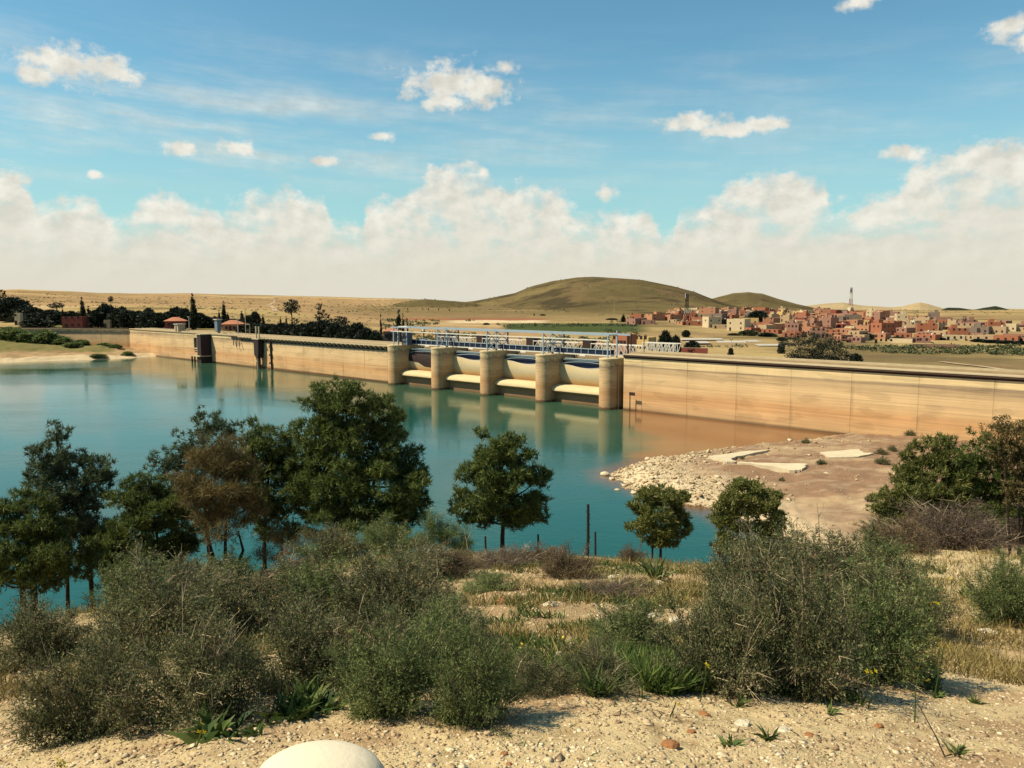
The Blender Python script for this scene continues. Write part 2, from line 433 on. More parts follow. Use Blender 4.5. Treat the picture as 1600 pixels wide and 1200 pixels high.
def gate_fn(N, bs):
    tc = N.n('ShaderNodeTexCoord'); x, y, z = N.sep(tc.outputs['Object'])
    n = N.noise(N.comb(N.m('MULTIPLY', x, 0.35), 0.0, N.m('MULTIPLY', z, 1.6)), 1.0, 7, 0.65)
    n2 = N.noise(N.comb(N.m('MULTIPLY', x, 1.0), 2.0, N.m('MULTIPLY', z, 2.5)), 1.0, 6, 0.7)
    h = N.m('ADD', z, N.m('MULTIPLY', N.m('SUBTRACT', n, 0.5), 0.9))
    c = N.ramp(N.m('DIVIDE', h, 8.0), [(0.36, (0.34, 0.15, 0.06)), (0.44, (0.52, 0.28, 0.11)), (0.52, (0.60, 0.43, 0.21)), (0.62, (0.55, 0.47, 0.30)), (0.74, (0.57, 0.47, 0.28)), (0.95, (0.60, 0.46, 0.24))])
    grey = N.m('MULTIPLY', N.step(n2, 0.52, 0.70), N.m('MULTIPLY', N.step(z, 4.0, 4.8), N.step(z, 6.8, 5.8)))
    c = N.mix(N.m('MULTIPLY', grey, 0.6), c, (0.33, 0.33, 0.30))
    N.put(bs.inputs['Base Color'], N.mix(1.0, c, (ALB, ALB, ALB), 'MULTIPLY')); bs.inputs['Roughness'].default_value = 0.7
M['gate'] = material('stained_gate_plate', gate_fn)


def ground_fn(fine_scale, bump_s, amt=0.35, dist=0.05):
    def f(N, bs):
        at_ = N.n('ShaderNodeVertexColor', layer_name='tint'); tc = N.n('ShaderNodeTexCoord')
        a = N.noise(tc.outputs['Object'], fine_scale, 8, 0.65)
        b = N.noise(tc.outputs['Object'], fine_scale*0.12, 5, 0.6)
        k = N.m('MULTIPLY', N.m('ADD', 1.0-amt*1.3, N.m('ADD', N.m('MULTIPLY', a, amt*1.6), N.m('MULTIPLY', b, amt))), ALB)
        N.put(bs.inputs['Base Color'], N.mix(1.0, at_.outputs[0], N.comb(k, k, k), 'MULTIPLY'))
        bs.inputs['Roughness'].default_value = 0.95; bs.inputs['Specular IOR Level'].default_value = 0.1
        bump(N, bs, a, bump_s, dist)
    return f


M['hillside'] = material('gravelly_soil', ground_fn(9.0, 0.9, 0.35, 0.04))
M['bank'] = material('dry_bank_soil', ground_fn(0.9, 0.6, 0.45, 0.3))


def plain_fn(N, bs):
    at_ = N.n('ShaderNodeVertexColor', layer_name='tint'); tc = N.n('ShaderNodeTexCoord')
    P = tc.outputs['Object']
    a = N.noise(P, 0.05, 9, 0.68); b = N.noise(P, 0.004, 6, 0.62); s = N.noise(P, 0.14, 4, 0.6)
    k = N.m('MULTIPLY', N.m('ADD', 0.45, N.m('ADD', N.m('MULTIPLY', a, 0.6), N.m('MULTIPLY', b, 0.5))), ALB)
    c = N.mix(1.0, at_.outputs[0], N.comb(k, k, k), 'MULTIPLY')
    c = N.mix(N.m('MULTIPLY', N.step(s, 0.60, 0.70), 0.6), c, (0.075, 0.065, 0.03))
    N.put(bs.inputs['Base Color'], c); bs.inputs['Roughness'].default_value = 1.0; bs.inputs['Specular IOR Level'].default_value = 0.0
    bump(N, bs, a, 0.6, 3.0)
M['plain'] = material('dry_plain', plain_fn)


def water_fn(N, bs):
    at_ = N.n('ShaderNodeVertexColor', layer_name='tint'); tc = N.n('ShaderNodeTexCoord'); P = tc.outputs['Object']
    N.put(bs.inputs['Base Color'], N.mix(1.0, at_.outputs[0], (ALB, ALB, ALB), 'MULTIPLY'))
    bs.inputs['IOR'].default_value = 1.33; bs.inputs['Specular IOR Level'].default_value = 0.5
    x, y, z = N.sep(P)
    calm = N.noise(N.comb(N.m('MULTIPLY', x, 0.012), N.m('MULTIPLY', y, 0.04), 0.0), 1.0, 4, 0.55)
    N.put(bs.inputs['Roughness'], N.m('ADD', 0.05, N.m('MULTIPLY', N.step(calm, 0.35, 0.7), 0.09)))
    w1 = N.noise(N.comb(N.m('MULTIPLY', x, 0.9), N.m('MULTIPLY', y, 1.5), 0.0), 1.0, 5, 0.6)
    w2 = N.noise(N.comb(N.m('MULTIPLY', x, 0.15), N.m('MULTIPLY', y, 0.3), 5.0), 1.0, 3, 0.5)
    bump(N, bs, N.m('ADD', w1, N.m('MULTIPLY', w2, 1.2)), N.m('ADD', 0.10, N.m('MULTIPLY', N.step(calm, 0.40, 0.62), 0.16)), 0.10)
M['water'] = material('turbid_teal_water', water_fn)

HOUSE_COL = {'salmon pink': (0.46, 0.225, 0.13), 'terracotta': (0.38, 0.145, 0.08), 'tan': (0.46, 0.33, 0.20), 'cream': (0.64, 0.52, 0.33), 'dark red': (0.26, 0.07, 0.05), 'grey brown': (0.22, 0.165, 0.13), 'ochre yellow': (0.60, 0.42, 0.17), 'rosy brown': (0.35, 0.19, 0.14)}
for k_, c_ in HOUSE_COL.items():
    M['h_'+k_] = flat_mat('render_'+k_.replace(' ', '_'), c_, 0.9, 0.18, 0.5)
M['roof_pale'] = flat_mat('pale_flat_roof', (0.55, 0.44, 0.29), 0.9, 0.25, 0.4)

# ---------------------------------------------------------------- terrain functions
UX, UY = 0.7243, -0.6895                      # along the dam; downstream is (-UY, UX)
OX, OY = -27.0, 190.4                         # dam origin, on the water face at the first pier
DROT = math.atan2(UY, UX)
AX, AY = -0.9864, 0.1645                      # direction of the left wing from the bend
BX, BY = OX-160*UX, OY-160*UY                 # the bend


def dam_local(x, y):
    return (x-OX)*UX+(y-OY)*UY, (x-OX)*-UY+(y-OY)*UX


def dw(xp, yp, z=0.0):
    return Vector((OX+xp*UX-yp*UY, OY+xp*UY+yp*UX, z))


def behind(x, y):
    """metres downstream of the dam's water face (positive = downstream)"""
    a = (x-OX)*-UY+(y-OY)*UX
    b = (x-BX)*AY*1.0+(y-BY)*-AX              # left normal of the wing pointing downstream
    return np.maximum(a, b)


def th(py): return TH+np.arctan((np.asarray(py, float)-600)/F)


def qpx(x, y):
    a = np.clip(np.arctan2(x, y), -1.2, 1.2)
    return 800+F*np.tan(a)*1.004


def plain_z(q, y):
    base = 7.6*sm(690, 330, q)
    return base + sm(320, 950, y)*(5.0+2*sm(600, 200, q)) - 0.02*np.maximum(0, y-3300) - 0.024*sm(900, 1250, q)*np.maximum(0, y-1150)


RIDGES = [  # forward distance, front width, colour key, skyline (px, py)
    (2300, 1750, 'tan', [(-700,450),(-200,452),(0,454),(30,453),(60,454),(110,456),(150,458),(220,459),(300,459),(400,461),(480,463),(560,465),(640,467),(700,470),(760,474),(850,480),(950,500),(1100,520)]),
    (1500, 600, 'olive', [(430,520),(480,496),(540,484),(600,478),(640,470),(665,467),(700,470),(740,473),(790,490),(900,520)]),
    (1900, 950, 'olive', [(560,520),(640,490),(700,475),(740,470),(780,463),(805,458),(830,448),(862,440),(900,434.5),(925,433.5),(960,435),(1000,438),(1050,447),(1085,456),(1105,464),(1130,473),(1180,486),(1300,520)]),
    (2200, 800, 'olive', [(980,520),(1060,485),(1100,470),(1120,464),(1145,458),(1168,456.5),(1190,459),(1215,467),(1245,475),(1275,481),(1330,486),(1420,500),(1500,520)]),
    (3600, 1100, 'pale', [(1100,510),(1180,486),(1230,480),(1255,478),(1290,474),(1318,472.5),(1345,477),(1375,479),(1395,480),(1408,479),(1426,474.5),(1437,472.5),(1448,474.5),(1472,481),(1520,483),(1580,482),(1650,484),(1900,486),(2300,480)]),
    (2900, 500, 'wood', [(1360,520),(1440,492),(1465,486),(1480,480.5),(1500,481),(1520,484),(1540,480),(1555,478),(1572,482),(1610,490),(1700,520)]),
    (2100, 900, 'olive', [(1150,520),(1260,497),(1330,489),(1380,487),(1440,486),(1500,490),(1550,487),(1600,485),(1700,483),(2300,478)]),
]


def ground_z(x, y, want_key=False):
    x = np.asarray(x, float); y = np.asarray(y, float); q = qpx(x, y); yy = np.maximum(y, 1.0)
    z = plain_z(q, yy) + fbm(x/45, y/45, 3, 3)*1.2*sm(220, 420, yy) + fbm(x/220, y/220, 3, 5)*5*sm(600, 1500, yy)
    key = np.zeros(z.shape, int); best = z.copy()
    for i, (D0, W, k, sk) in enumerate(RIDGES):
        sx, sy = np.array(sk, float).T
        py = np.interp(q, sx, sy)
        D = D0*(1+0.10*np.sin(q/170+i*2.1))
        zr = H - D*np.tan(th(py)) + fbm(x/90+i*9, y/90, 4, 20+i)*1.3
        s = sm(0, 1, (yy-(D-W))/W)
        rough = (fbm(x/170+i*5, y/170, 5, 30+i)*np.minimum(W*0.008, 9) - np.abs(fbm(x/60+i*3, y/110, 4, 130+i))*(7.0 if k == 'olive' else 3.5))*np.sin(np.pi*np.clip(s, 0, 1))
        up = z+(zr-z)*s+rough
        dn = zr-(yy-D)*0.10
        cand = np.where(yy < D, up, dn)
        # a ridge fades out where its skyline sinks
        cand = np.where((q < sx[0]) | (q > sx[-1]), -500, cand)
        cand = np.where(s <= 0.001, -500, cand)
        m = cand > best
        best = np.where(m, cand, best); key = np.where(m, i+1, key)
    best = np.where(yy > 4500, np.maximum(best, -400), best)
    bh = behind(x, y)
    best = np.where(bh < 7.0, -9.0, best)
    return (best, key) if want_key else best


def ground_hit(px, py, y0=200.0, y1=2600.0):
    ys = np.geomspace(y0, y1, 900); d = ray(px, py)
    xs = d[0]/d[1]*ys; zs = H+d[2]/d[1]*ys
    g = ground_z(xs, ys)
    k = np.where(zs <= g)[0]
    i = int(k[0]) if len(k) else len(ys)-1
    return Vector((xs[i], ys[i], float(g[i])))


def gz(x, y): return float(ground_z(np.array([x]), np.array([y]))[0])


MUD = np.array([(11.6,91.2),(13.4,94.2),(15.6,97.2),(20,100.2),(25.1,104),(30,106.4),(35.1,109),(42,112.6),(49.5,117.2),(62,112),(120,60),(120,30),(40,30),(27,52),(22,66),(20.5,73),(19,76.5),(17,77.2),(15.3,78.6),(13.6,81),(12.3,83.6),(12.2,86),(11.4,88.6)])
LBANK = np.array([(-420,190),(-260,225),(-200,243),(-175,250),(-162.5,254),(-156,259),(-148,264),(-140,268),(-134,272),(-130,277),(-127,283.5),(-124,286),(-130,310),(-420,360)])


def poly_sd(P, x, y):
    """signed distance, positive inside"""
    x = np.asarray(x, float); y = np.asarray(y, float)
    d = np.full(x.shape, 1e9); ins = np.zeros(x.shape, bool)
    for (ax, ay), (bx, by) in zip(P, np.roll(P, -1, 0)):
        ex, ey = bx-ax, by-ay
        t = np.clip(((x-ax)*ex+(y-ay)*ey)/(ex*ex+ey*ey), 0, 1)
        d = np.minimum(d, np.hypot(x-ax-t*ex, y-ay-t*ey))
        c = ((ay > y) != (by > y))
        with np.errstate(divide='ignore', invalid='ignore'):
            xx = ax+(y-ay)*ex/(ey if ey != 0 else 1e-9)
        ins ^= c & (x < xx)
    return np.where(ins, d, -d)


PD = np.array([0, 1.5, 2.7, 4, 6, 9, 14, 20, 26, 40.])
PH = np.array([1.62, 1.60, 1.66, 2.00, 2.58, 3.42, 4.80, 6.62, 8.40, 12.8])


def hill_z(x, y, detail=True):
    x = np.asarray(x, float); y = np.asarray(y, float)
    r = np.hypot(x, y); a = np.arctan2(x, y)
    q = np.where(np.abs(a) < 1.2, 800+F*np.tan(np.clip(a, -1.2, 1.2)), np.where(a > 0, 4000, -2400))
    front = sm(1.9, 1.0, np.abs(a))
    h = np.interp(r, PD, PH)
    lw = sm(650, 100, q)*0.85; rw = sm(1150, 1550, q)
    h = h + lw*sm(8, 20, r)*0.95 - rw*(sm(9, 24, r)*1.15)
    # a knoll under the shrubs on the left
    drim = 20.3 + 4.5*rw + 0.6*lw
    slope = 0.66 - 0.02*rw
    over = np.maximum(0, r-drim); over = np.where(over < 3, over*over/6, over-1.5)
    h = h + over*slope*0.55 + 0.02*over
    h = h*front + (1.3 - 0.02*r)*(1-front)
    z = H-h
    if detail:
        z = z + fbm(x/1.3, y/1.3, 4, 41)*0.10*sm(1.0, 5, r) + fbm(x/5, y/5, 3, 42)*0.34*sm(5, 12, r)*sm(32, 20, r) + fbm(x/0.22, y/0.22, 3, 43)*0.020*sm(24, 6, r)
    return z


def mud_z(x, y):
    s = poly_sd(MUD, x, y)
    z = np.where(s > 0, 0.95*sm(0, 3.0, s) + 0.055*np.maximum(0, s-2), s*0.45)
    z = z + fbm(x/2.2, y/2.2, 4, 51)*0.35*sm(-0.5, 3, s) + fbm(x/0.8, y/0.8, 3, 52)*0.32*sm(-1, 0.6, s)*sm(10, 2, s)
    return np.minimum(z, 3.4)


def near_z(x, y):
    z = np.maximum(hill_z(x, y), mud_z(x, y))
    return np.where(behind(np.asarray(x, float), np.asarray(y, float)) > 1.2, -9.0, np.maximum(z, -9.0))


def nz(x, y): return float(near_z(np.array([x]), np.array([y]))[0])


def near_hit(px, py, y0=1.2, y1=120.0):
    ys = np.geomspace(y0, y1, 1400); d = ray(px, py)
    xs = d[0]/d[1]*ys; zs = H+d[2]/d[1]*ys
    g = near_z(xs, ys); k = np.where(zs <= g)[0]
    i = int(k[0]) if len(k) else len(ys)-1
    return Vector((xs[i], ys[i], float(g[i])))


def structure(o):
    o['kind'] = 'structure'; return o


def lerp(a, b, t): return a+(b-a)*t[..., None]


# --- near hillside with the mud flat
def build_hillside():
    az = np.concatenate([np.linspace(-180, -44, 70)[:-1], np.linspace(-44, 44, 760), np.linspace(44, 180, 70)[1:]])
    az = np.radians(az); r = np.concatenate([[0.02], np.geomspace(0.4, 48, 300), np.linspace(48.3, 132, 230), np.geomspace(133, 165, 12)])
    A, Rr = np.meshgrid(az, r)
    X = Rr*np.sin(A); Y = Rr*np.cos(A); Z = near_z(X, Y)
    hz_ = hill_z(X, Y, False); sd = poly_sd(MUD, X, Y)
    isM = sm(-0.4, 0.6, mud_z(X, Y)-hz_)
    gravel = np.array((0.60, 0.47, 0.26)); soil = np.array((0.40, 0.27, 0.13)); mossy = np.array((0.17, 0.17, 0.05))
    n1 = sm(0.0, 0.35, fbm(X/2.6, Y/2.6, 4, 61)); n2 = sm(0.02, 0.4, fbm(X/1.5, Y/1.5, 4, 62))
    C = lerp(np.broadcast_to(gravel, X.shape+(3,)), soil, n1*0.75*sm(3.2, 9, Rr))
    C = lerp(C, mossy, n2*0.8*sm(4.0, 7, Rr)*sm(1500, 1250, qpx(X, Y)))
    C = lerp(C, soil*0.8, 0.55*sm(3.6, 6, Rr)*sm(1480, 1200, qpx(X, Y)))
    spk = sm(0.15, 0.5, fbm(X/0.12, Y/0.12, 2, 66)); C = lerp(C, soil*0.7, spk*0.7*sm(20, 6, Rr))
    C = lerp(C, np.array((0.36, 0.22, 0.12)), sm(0.05, 0.4, fbm(X/0.9, Y/0.45, 4, 69))*0.65*sm(14, 6, Rr))
    mud = np.array((0.27, 0.165, 0.10)); rim = np.array((0.62, 0.51, 0.33)); mtan = np.array((0.40, 0.28, 0.165))
    Mc = lerp(np.broadcast_to(mud, X.shape+(3,)), mtan, sm(-0.05, 0.35, fbm(X/7, Y/3.2, 5, 63)))
    streak = sm(0.12, 0.3, fbm(X/2.4+Y/9, Y/1.3, 4, 64)); Mc = lerp(Mc, np.array((0.50, 0.40, 0.27)), streak*0.28); Mc = Mc*(0.82+0.36*(fbm(X/0.7, Y/0.7, 3, 67)*0.5+0.5))[..., None]
    tip = sm(30, 12, X+(Y-88)*0.15)*sm(13, 3, sd)
    Mc = lerp(Mc, rim, np.clip(tip*1.1, 0, 1)); Mc = lerp(Mc, rim, 0.7*sm(3.5, 1.0, sd)*sm(95, 100, Y))
    Mc = lerp(Mc, np.array((0.30, 0.155, 0.075)), sm(0.5, -0.6, sd))
    C = lerp(C, Mc, isM)
    keep = Z > -3.0
    o = link_mesh('hillside', grid_mesh('hillside', X, Y, Z, keep, C), M['hillside'])
    return structure(o)
build_hillside()


# --- plain and hills beyond the dam: one sheet to the horizon
def build_plain():
    q = np.concatenate([np.linspace(-1500, -100, 120)[:-1], np.linspace(-100, 1700, 900), np.linspace(1700, 3000, 110)[1:]])
    ys = np.concatenate([np.geomspace(48, 4200, 430), np.geomspace(4400, 16000, 26)])
    Q, Y = np.meshgrid(q, ys)
    X = (Q-800)/F/1.004*Y
    Z, K = ground_z(X, Y, True)
    PY = 600+F*np.tan(np.arctan2(H-Z, Y)-TH)
    tan = np.array((0.39, 0.26, 0.135)); olive = np.array((0.125, 0.100, 0.048)); straw = np.array((0.40, 0.295, 0.14)); green = np.array((0.070, 0.092, 0.036)); pale = np.array((0.42, 0.32, 0.18))
    C = np.broadcast_to(straw, X.shape+(3,)).copy()
    nn = fbm(X/70, Y/70, 4, 71); mm = fbm(X/260, Y/150, 4, 72)
    C = lerp(C, olive*1.1, sm(0.0, 0.4, nn)*0.8)
    for i, rd in enumerate(RIDGES):
        c = {'tan': tan, 'olive': olive, 'pale': pale, 'wood': np.array((0.035, 0.04, 0.025))}[rd[2]]
        C[K == i+1] = c
    # patches on the hills
    hill = (K > 0)
    C = lerp(C, np.array((0.19, 0.145, 0.068)), hill*((K == 3) | (K == 4) | (K == 2) | (K == 7))*sm(-0.1, 0.4, mm)*0.8)
    C = lerp(C, np.array((0.055, 0.045, 0.030)), hill*((K == 3) | (K == 4) | (K == 7))*sm(0.05, 0.38, nn)*0.8)
    C = lerp(C, np.array((0.16, 0.115, 0.06)), hill*((K == 3) | (K == 4) | (K == 2))*sm(0.1, 0.3, fbm(X/35, Y/90, 4, 75))*0.7)
    C = lerp(C, np.array((0.56, 0.42, 0.22)), (K == 1)*sm(0.1, 0.45, mm)*0.7)
    C = lerp(C, np.array((0.27, 0.20, 0.095)), (K == 1)*sm(0.05, 0.5, -mm)*0.7)
    C = lerp(C, olive*1.25, (K <= 1)*sm(500, 900, Y)*sm(430, 640, Q)*sm(1250, 1100, Q)*np.maximum(sm(476, 482, PY), sm(600, 680, Q))*0.85)
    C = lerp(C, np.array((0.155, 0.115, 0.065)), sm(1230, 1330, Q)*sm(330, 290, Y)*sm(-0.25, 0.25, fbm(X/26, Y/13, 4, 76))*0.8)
    C = lerp(C, np.array((0.27, 0.185, 0.10)), (K <= 1)*sm(-0.05, 0.35, fbm(X/120, Y/45, 5, 77))*0.65)
    # irrigated field, pale tracks and red earth strip between dam and hill
    w = fbm(Q/40, Y/60, 3, 73)*3
    C = lerp(C, green, sm(775, 800, Q)*sm(1025, 985, Q)*sm(504+0, 506, PY+w*0.4)*sm(521, 518, PY+w*0.5))
    C = lerp(C, np.array((0.66, 0.52, 0.34)), sm(690, 720, Q)*sm(865, 840, Q)*sm(500.0, 501, PY+w*0.3)*sm(505.5, 504, PY+w*0.3)*0.9)
    C = lerp(C, np.array((0.30, 0.13, 0.075)), sm(615, 640, Q)*sm(870, 840, Q)*sm(496.5, 497.5, PY+w*0.2)*sm(500.5, 499.8, PY+w*0.2)*0.85)
    C = lerp(C, np.array((0.11, 0.12, 0.045)), sm(40, 60, Q)*sm(140, 105, Q)*sm(495, 500, PY)*0.7)
    keep = np.ones(X.shape, bool)
    bh = behind(X, Y); keep = bh > 3.0
    o = link_mesh('plain', grid_mesh('plain', X, Y, Z, keep, C), M['plain'])
    return structure(o)
build_plain()


# --- left bank in front of the wing wall
def lbank_z(x, y):
    s = poly_sd(LBANK, x, y)
    z = np.where(s > 0, 0.85*sm(0, 4, s)+0.115*np.maximum(0, s-3), s*0.4)
    z = z+fbm(x/6, y/6, 4, 81)*0.8*sm(0, 6, s)+fbm(x/1.8, y/1.8, 3, 82)*0.35*sm(-1, 2, s)
    z = z+1.7*sm(-165, -190, x)*sm(6, 22, s)
    return np.minimum(z, 8.2)


def build_left_bank():
    X, Y = np.meshgrid(np.arange(-330, -118, 0.8), np.arange(205, 345, 0.8))
    s = poly_sd(LBANK, X, Y); Z = np.where(behind(X, Y) > 1.0, -9, lbank_z(X, Y))
    rim = np.array((0.60, 0.48, 0.30)); dry = np.array((0.40, 0.27, 0.14)); grn = np.array((0.17, 0.155, 0.05)); red = np.array((0.30, 0.18, 0.10))
    C = lerp(np.broadcast_to(dry, X.shape+(3,)), grn, sm(9, 17, s+fbm(X/9, Y/9, 3, 84)*9)*0.9)
    C = lerp(C, red, sm(0.1, 0.4, fbm(X/12, Y/5, 4, 83))*0.7*sm(24, 12, s)); C = lerp(C, rim, sm(6.5, 3.5, s)*0.95)
    keep = (s > -6) & (behind(X, Y) < 1.2)
    return structure(link_mesh('shore', grid_mesh('shore', X, Y, Z, keep, C), M['bank']))
build_left_bank()


# --- water
def build_water():
    X, Y = np.meshgrid(np.arange(-430, 150, 1.5), np.arange(14, 345, 1.5))
    teal = np.array((0.007, 0.082, 0.062)); mud = np.array((0.215, 0.105, 0.046)); grn = np.array((0.050, 0.105, 0.060))
    C = np.broadcast_to(teal, X.shape+(3,)).copy()
    bh = -behind(X, Y); sd = -poly_sd(MUD, X, Y)
    nn = fbm(X/9, Y/9, 4, 91)
    C = lerp(C, grn, sm(34, 3, bh+nn*14)*0.8)  # olive tint toward the dam: the wall's reflection painted into the colour
    line = 13.2+(Y-92)*0.152
    plume = sm(-1.5, 4.0, X-line+nn*7)*sm(86, 93, Y+nn*4)
    C = lerp(C, mud, plume)
    C = lerp(C, mud*0.8, sm(3.2, 0.2, sd+nn*2.5)*0.85)
    lb = -poly_sd(LBANK, X, Y)
    C = lerp(C, np.array((0.15, 0.12, 0.06)), sm(9, 0.5, lb+nn*8)*0.7)
    keep = behind(X, Y) < 1.5
    return structure(link_mesh('water', grid_mesh('water', X, Y, np.zeros(X.shape), keep, C), M['water']))
build_water()

# ---------------------------------------------------------------- the dam
PITCH = 15.7; P0 = -0.5; PW = 1.68; NOSE = -2.3
dam = thing('concrete_dam', 'long stained concrete dam wall with round spillway piers across the reservoir', 'dam', (OX, OY, 0), DROT)
XB = -160.0                                       # the bend
XL = P0-PW-0.05; XR = P0+4*PITCH+PW+1.3           # ends of the two plain wall runs
w = MB().box(XB, XL, 0, 6, -10, 8.95); w.build('wall', M['wall'], dam)
w = MB().box(XR, 185, 0, 6, -10, 9.50); w.build('wall', M['wall'], dam)
# the wing turns away at the bend
wing = MB(); ca = (AX*UX+AY*UY, -AX*UY+AY*UX)     # wing direction in dam coordinates
def wg(s, o): return (XB+ca[0]*s-(-ca[1])*0+(-ca[1] if False else 0), 0)
nx, ny = ca[1], -ca[0]                            # wing normal, downstream side
if ny < 0: nx, ny = -nx, -ny
def quadslab(s0, s1, o0, o1, z0, z1):
    P = [(XB+ca[0]*s+nx*o, ca[1]*s+ny*o) for s, o in ((s0, o0), (s1, o0), (s1, o1), (s0, o1))]
    return P
wing_obj = MB().prism(quadslab(0, 260, 0, 5, 0, 0), 'z', -10, 8.9); wing_obj.build('wall', M['wall'], dam)
MB().prism(quadslab(0.3, 260, -0.5, 5.3, 0, 0), 'z', 8.902, 9.05).build('crest_slab', M['kerb'], dam)
MB().prism(quadslab(0.3, 260, -0.05, 0.25, 0, 0), 'z', 9.052, 9.45).build('kerb', M['pipe'], dam)
# left crest: slab, kerbs and the row of brackets
MB().box(XB, -76, -0.25, 6.5, 8.952, 9.12).build('crest_slab', M['concrete_dark'], dam)
MB().box(-76, XL, 0.02, 7.2, 8.952, 9.12).build('crest_slab', M['concrete_dark'], dam)
MB().box(-76, XL, -0.95, -0.005, 8.80, 9.0).build('walkway_edge', M['kerb'], dam)
for y0, m_ in ((1.2, 'kerb'), (2.6, 'darksteel'), (3.6, 'kerb'), (5.2, 'concrete_dark'), (6.9, 'kerb')):
    MB().box(XB+2, XL, y0, y0+0.28, 9.122, 9.40 if m_ != 'darksteel' else 9.25).build('kerb', M[m_], dam)
br = MB(); br.prism([(-0.005, 7.95), (-0.005, 8.798), (-0.92, 8.798), (-0.92, 8.62)], 'x', -0.22, 0.22)
b0 = br.build('bracket', M['kerb'], dam, (-75.0, 0, 0))
for i in range(1, 38):
    c = b0.copy(); COL.objects.link(c); c.parent = dam; c.location = (-75.0+i*1.955, 0, 0)
MB().box(-76, XL, -0.06, -0.004, 7.75, 8.79).build('bracket_shadow', M['darksteel'], dam)  # walkway's shadow on the wall, painted as a dark strip
# right crest: brown band with painted overhang shade, pipe, slab, road kerbs
MB().box(XR, 185, -0.04, 6, 9.502, 10.06).build('crest_shade_band', M['pipe'], dam)
MB().box(XR, 185, -0.35, 7.0, 10.062, 10.18).build('crest_slab', M['kerb'], dam)
MB().tube([(XR, -0.25, 9.86), (90, -0.25, 9.86), (185, -0.3, 9.82)], 0.12, 8).build('pipe', M['pipe'], dam)
MB().box(XR, 185, 2.1, 2.4, 10.182, 10.5).build('kerb', M['concrete_dark'], dam)
MB().box(XR, 185, 5.0, 5.3, 10.182, 10.62).build('kerb', M['kerb'], dam)
MB().box(XR, 185, 3.3, 3.42, 10.182, 10.42).build('kerb', M['pipe'], dam)
# piers
def pier_poly(w=PW, nose=NOSE, back=13.0, inset=0.0):
    w -= inset; p = [(math.cos(a)*w, nose+PW-math.sin(a)*w) for a in np.linspace(0, math.pi, 25)]
    return [(p_[0], p_[1]) for p_ in p]+[(-w, back), (w, back)]
for i in range(5):
    b = MB(); b.prism(pier_poly(), 'z', -10, 9.02, True); b.prism(pier_poly(PW+0.07, NOSE), 'z', 9.022, 9.30, True)
    po = b.build('pier', M['pier'], dam, (P0+i*PITCH, 0, 0))
# the flat side wall right of the last pier
MB().box(P0+4*PITCH+PW+0.08, XR-0.06, 2.2, 6, -10, 9.0).build('slot_wall', M['pipe'], dam)
MB().tube([(P0+4*PITCH+PW+0.25, -0.1, -2), (P0+4*PITCH+PW+0.25, -0.1, 8.2)], 0.07, 6).build('pipe', M['kerb'], dam)
# ogee sills
og = [(0.9, -10), (0.9, 1.6), (0.1, 1.95), (-0.25, 2.25), (-0.2, 2.6), (0.1, 2.95), (0.6, 3.2), (1.4, 3.36), (3.2, 3.38), (5.5, 2.9), (8, 1.2), (11, -2), (11, -10)]
for i in range(4):
    x0 = P0+i*PITCH+PW; MB().prism([(a, z) for a, z in og], 'x', x0+0.01, x0+PITCH-2*PW-0.01, True).build('sill', M['sill'], dam)
# hoist deck behind the gates
MB().box(P0-PW, P0+4*PITCH+PW, 6.6, 12.6, 8.3, 8.96).build('hoist_deck', M['concrete_dark'], dam)


def local_thing(name, label, cat, xp, yp, z, group=None):
    return thing(name, label, cat, dw(xp, yp, z), DROT, group)

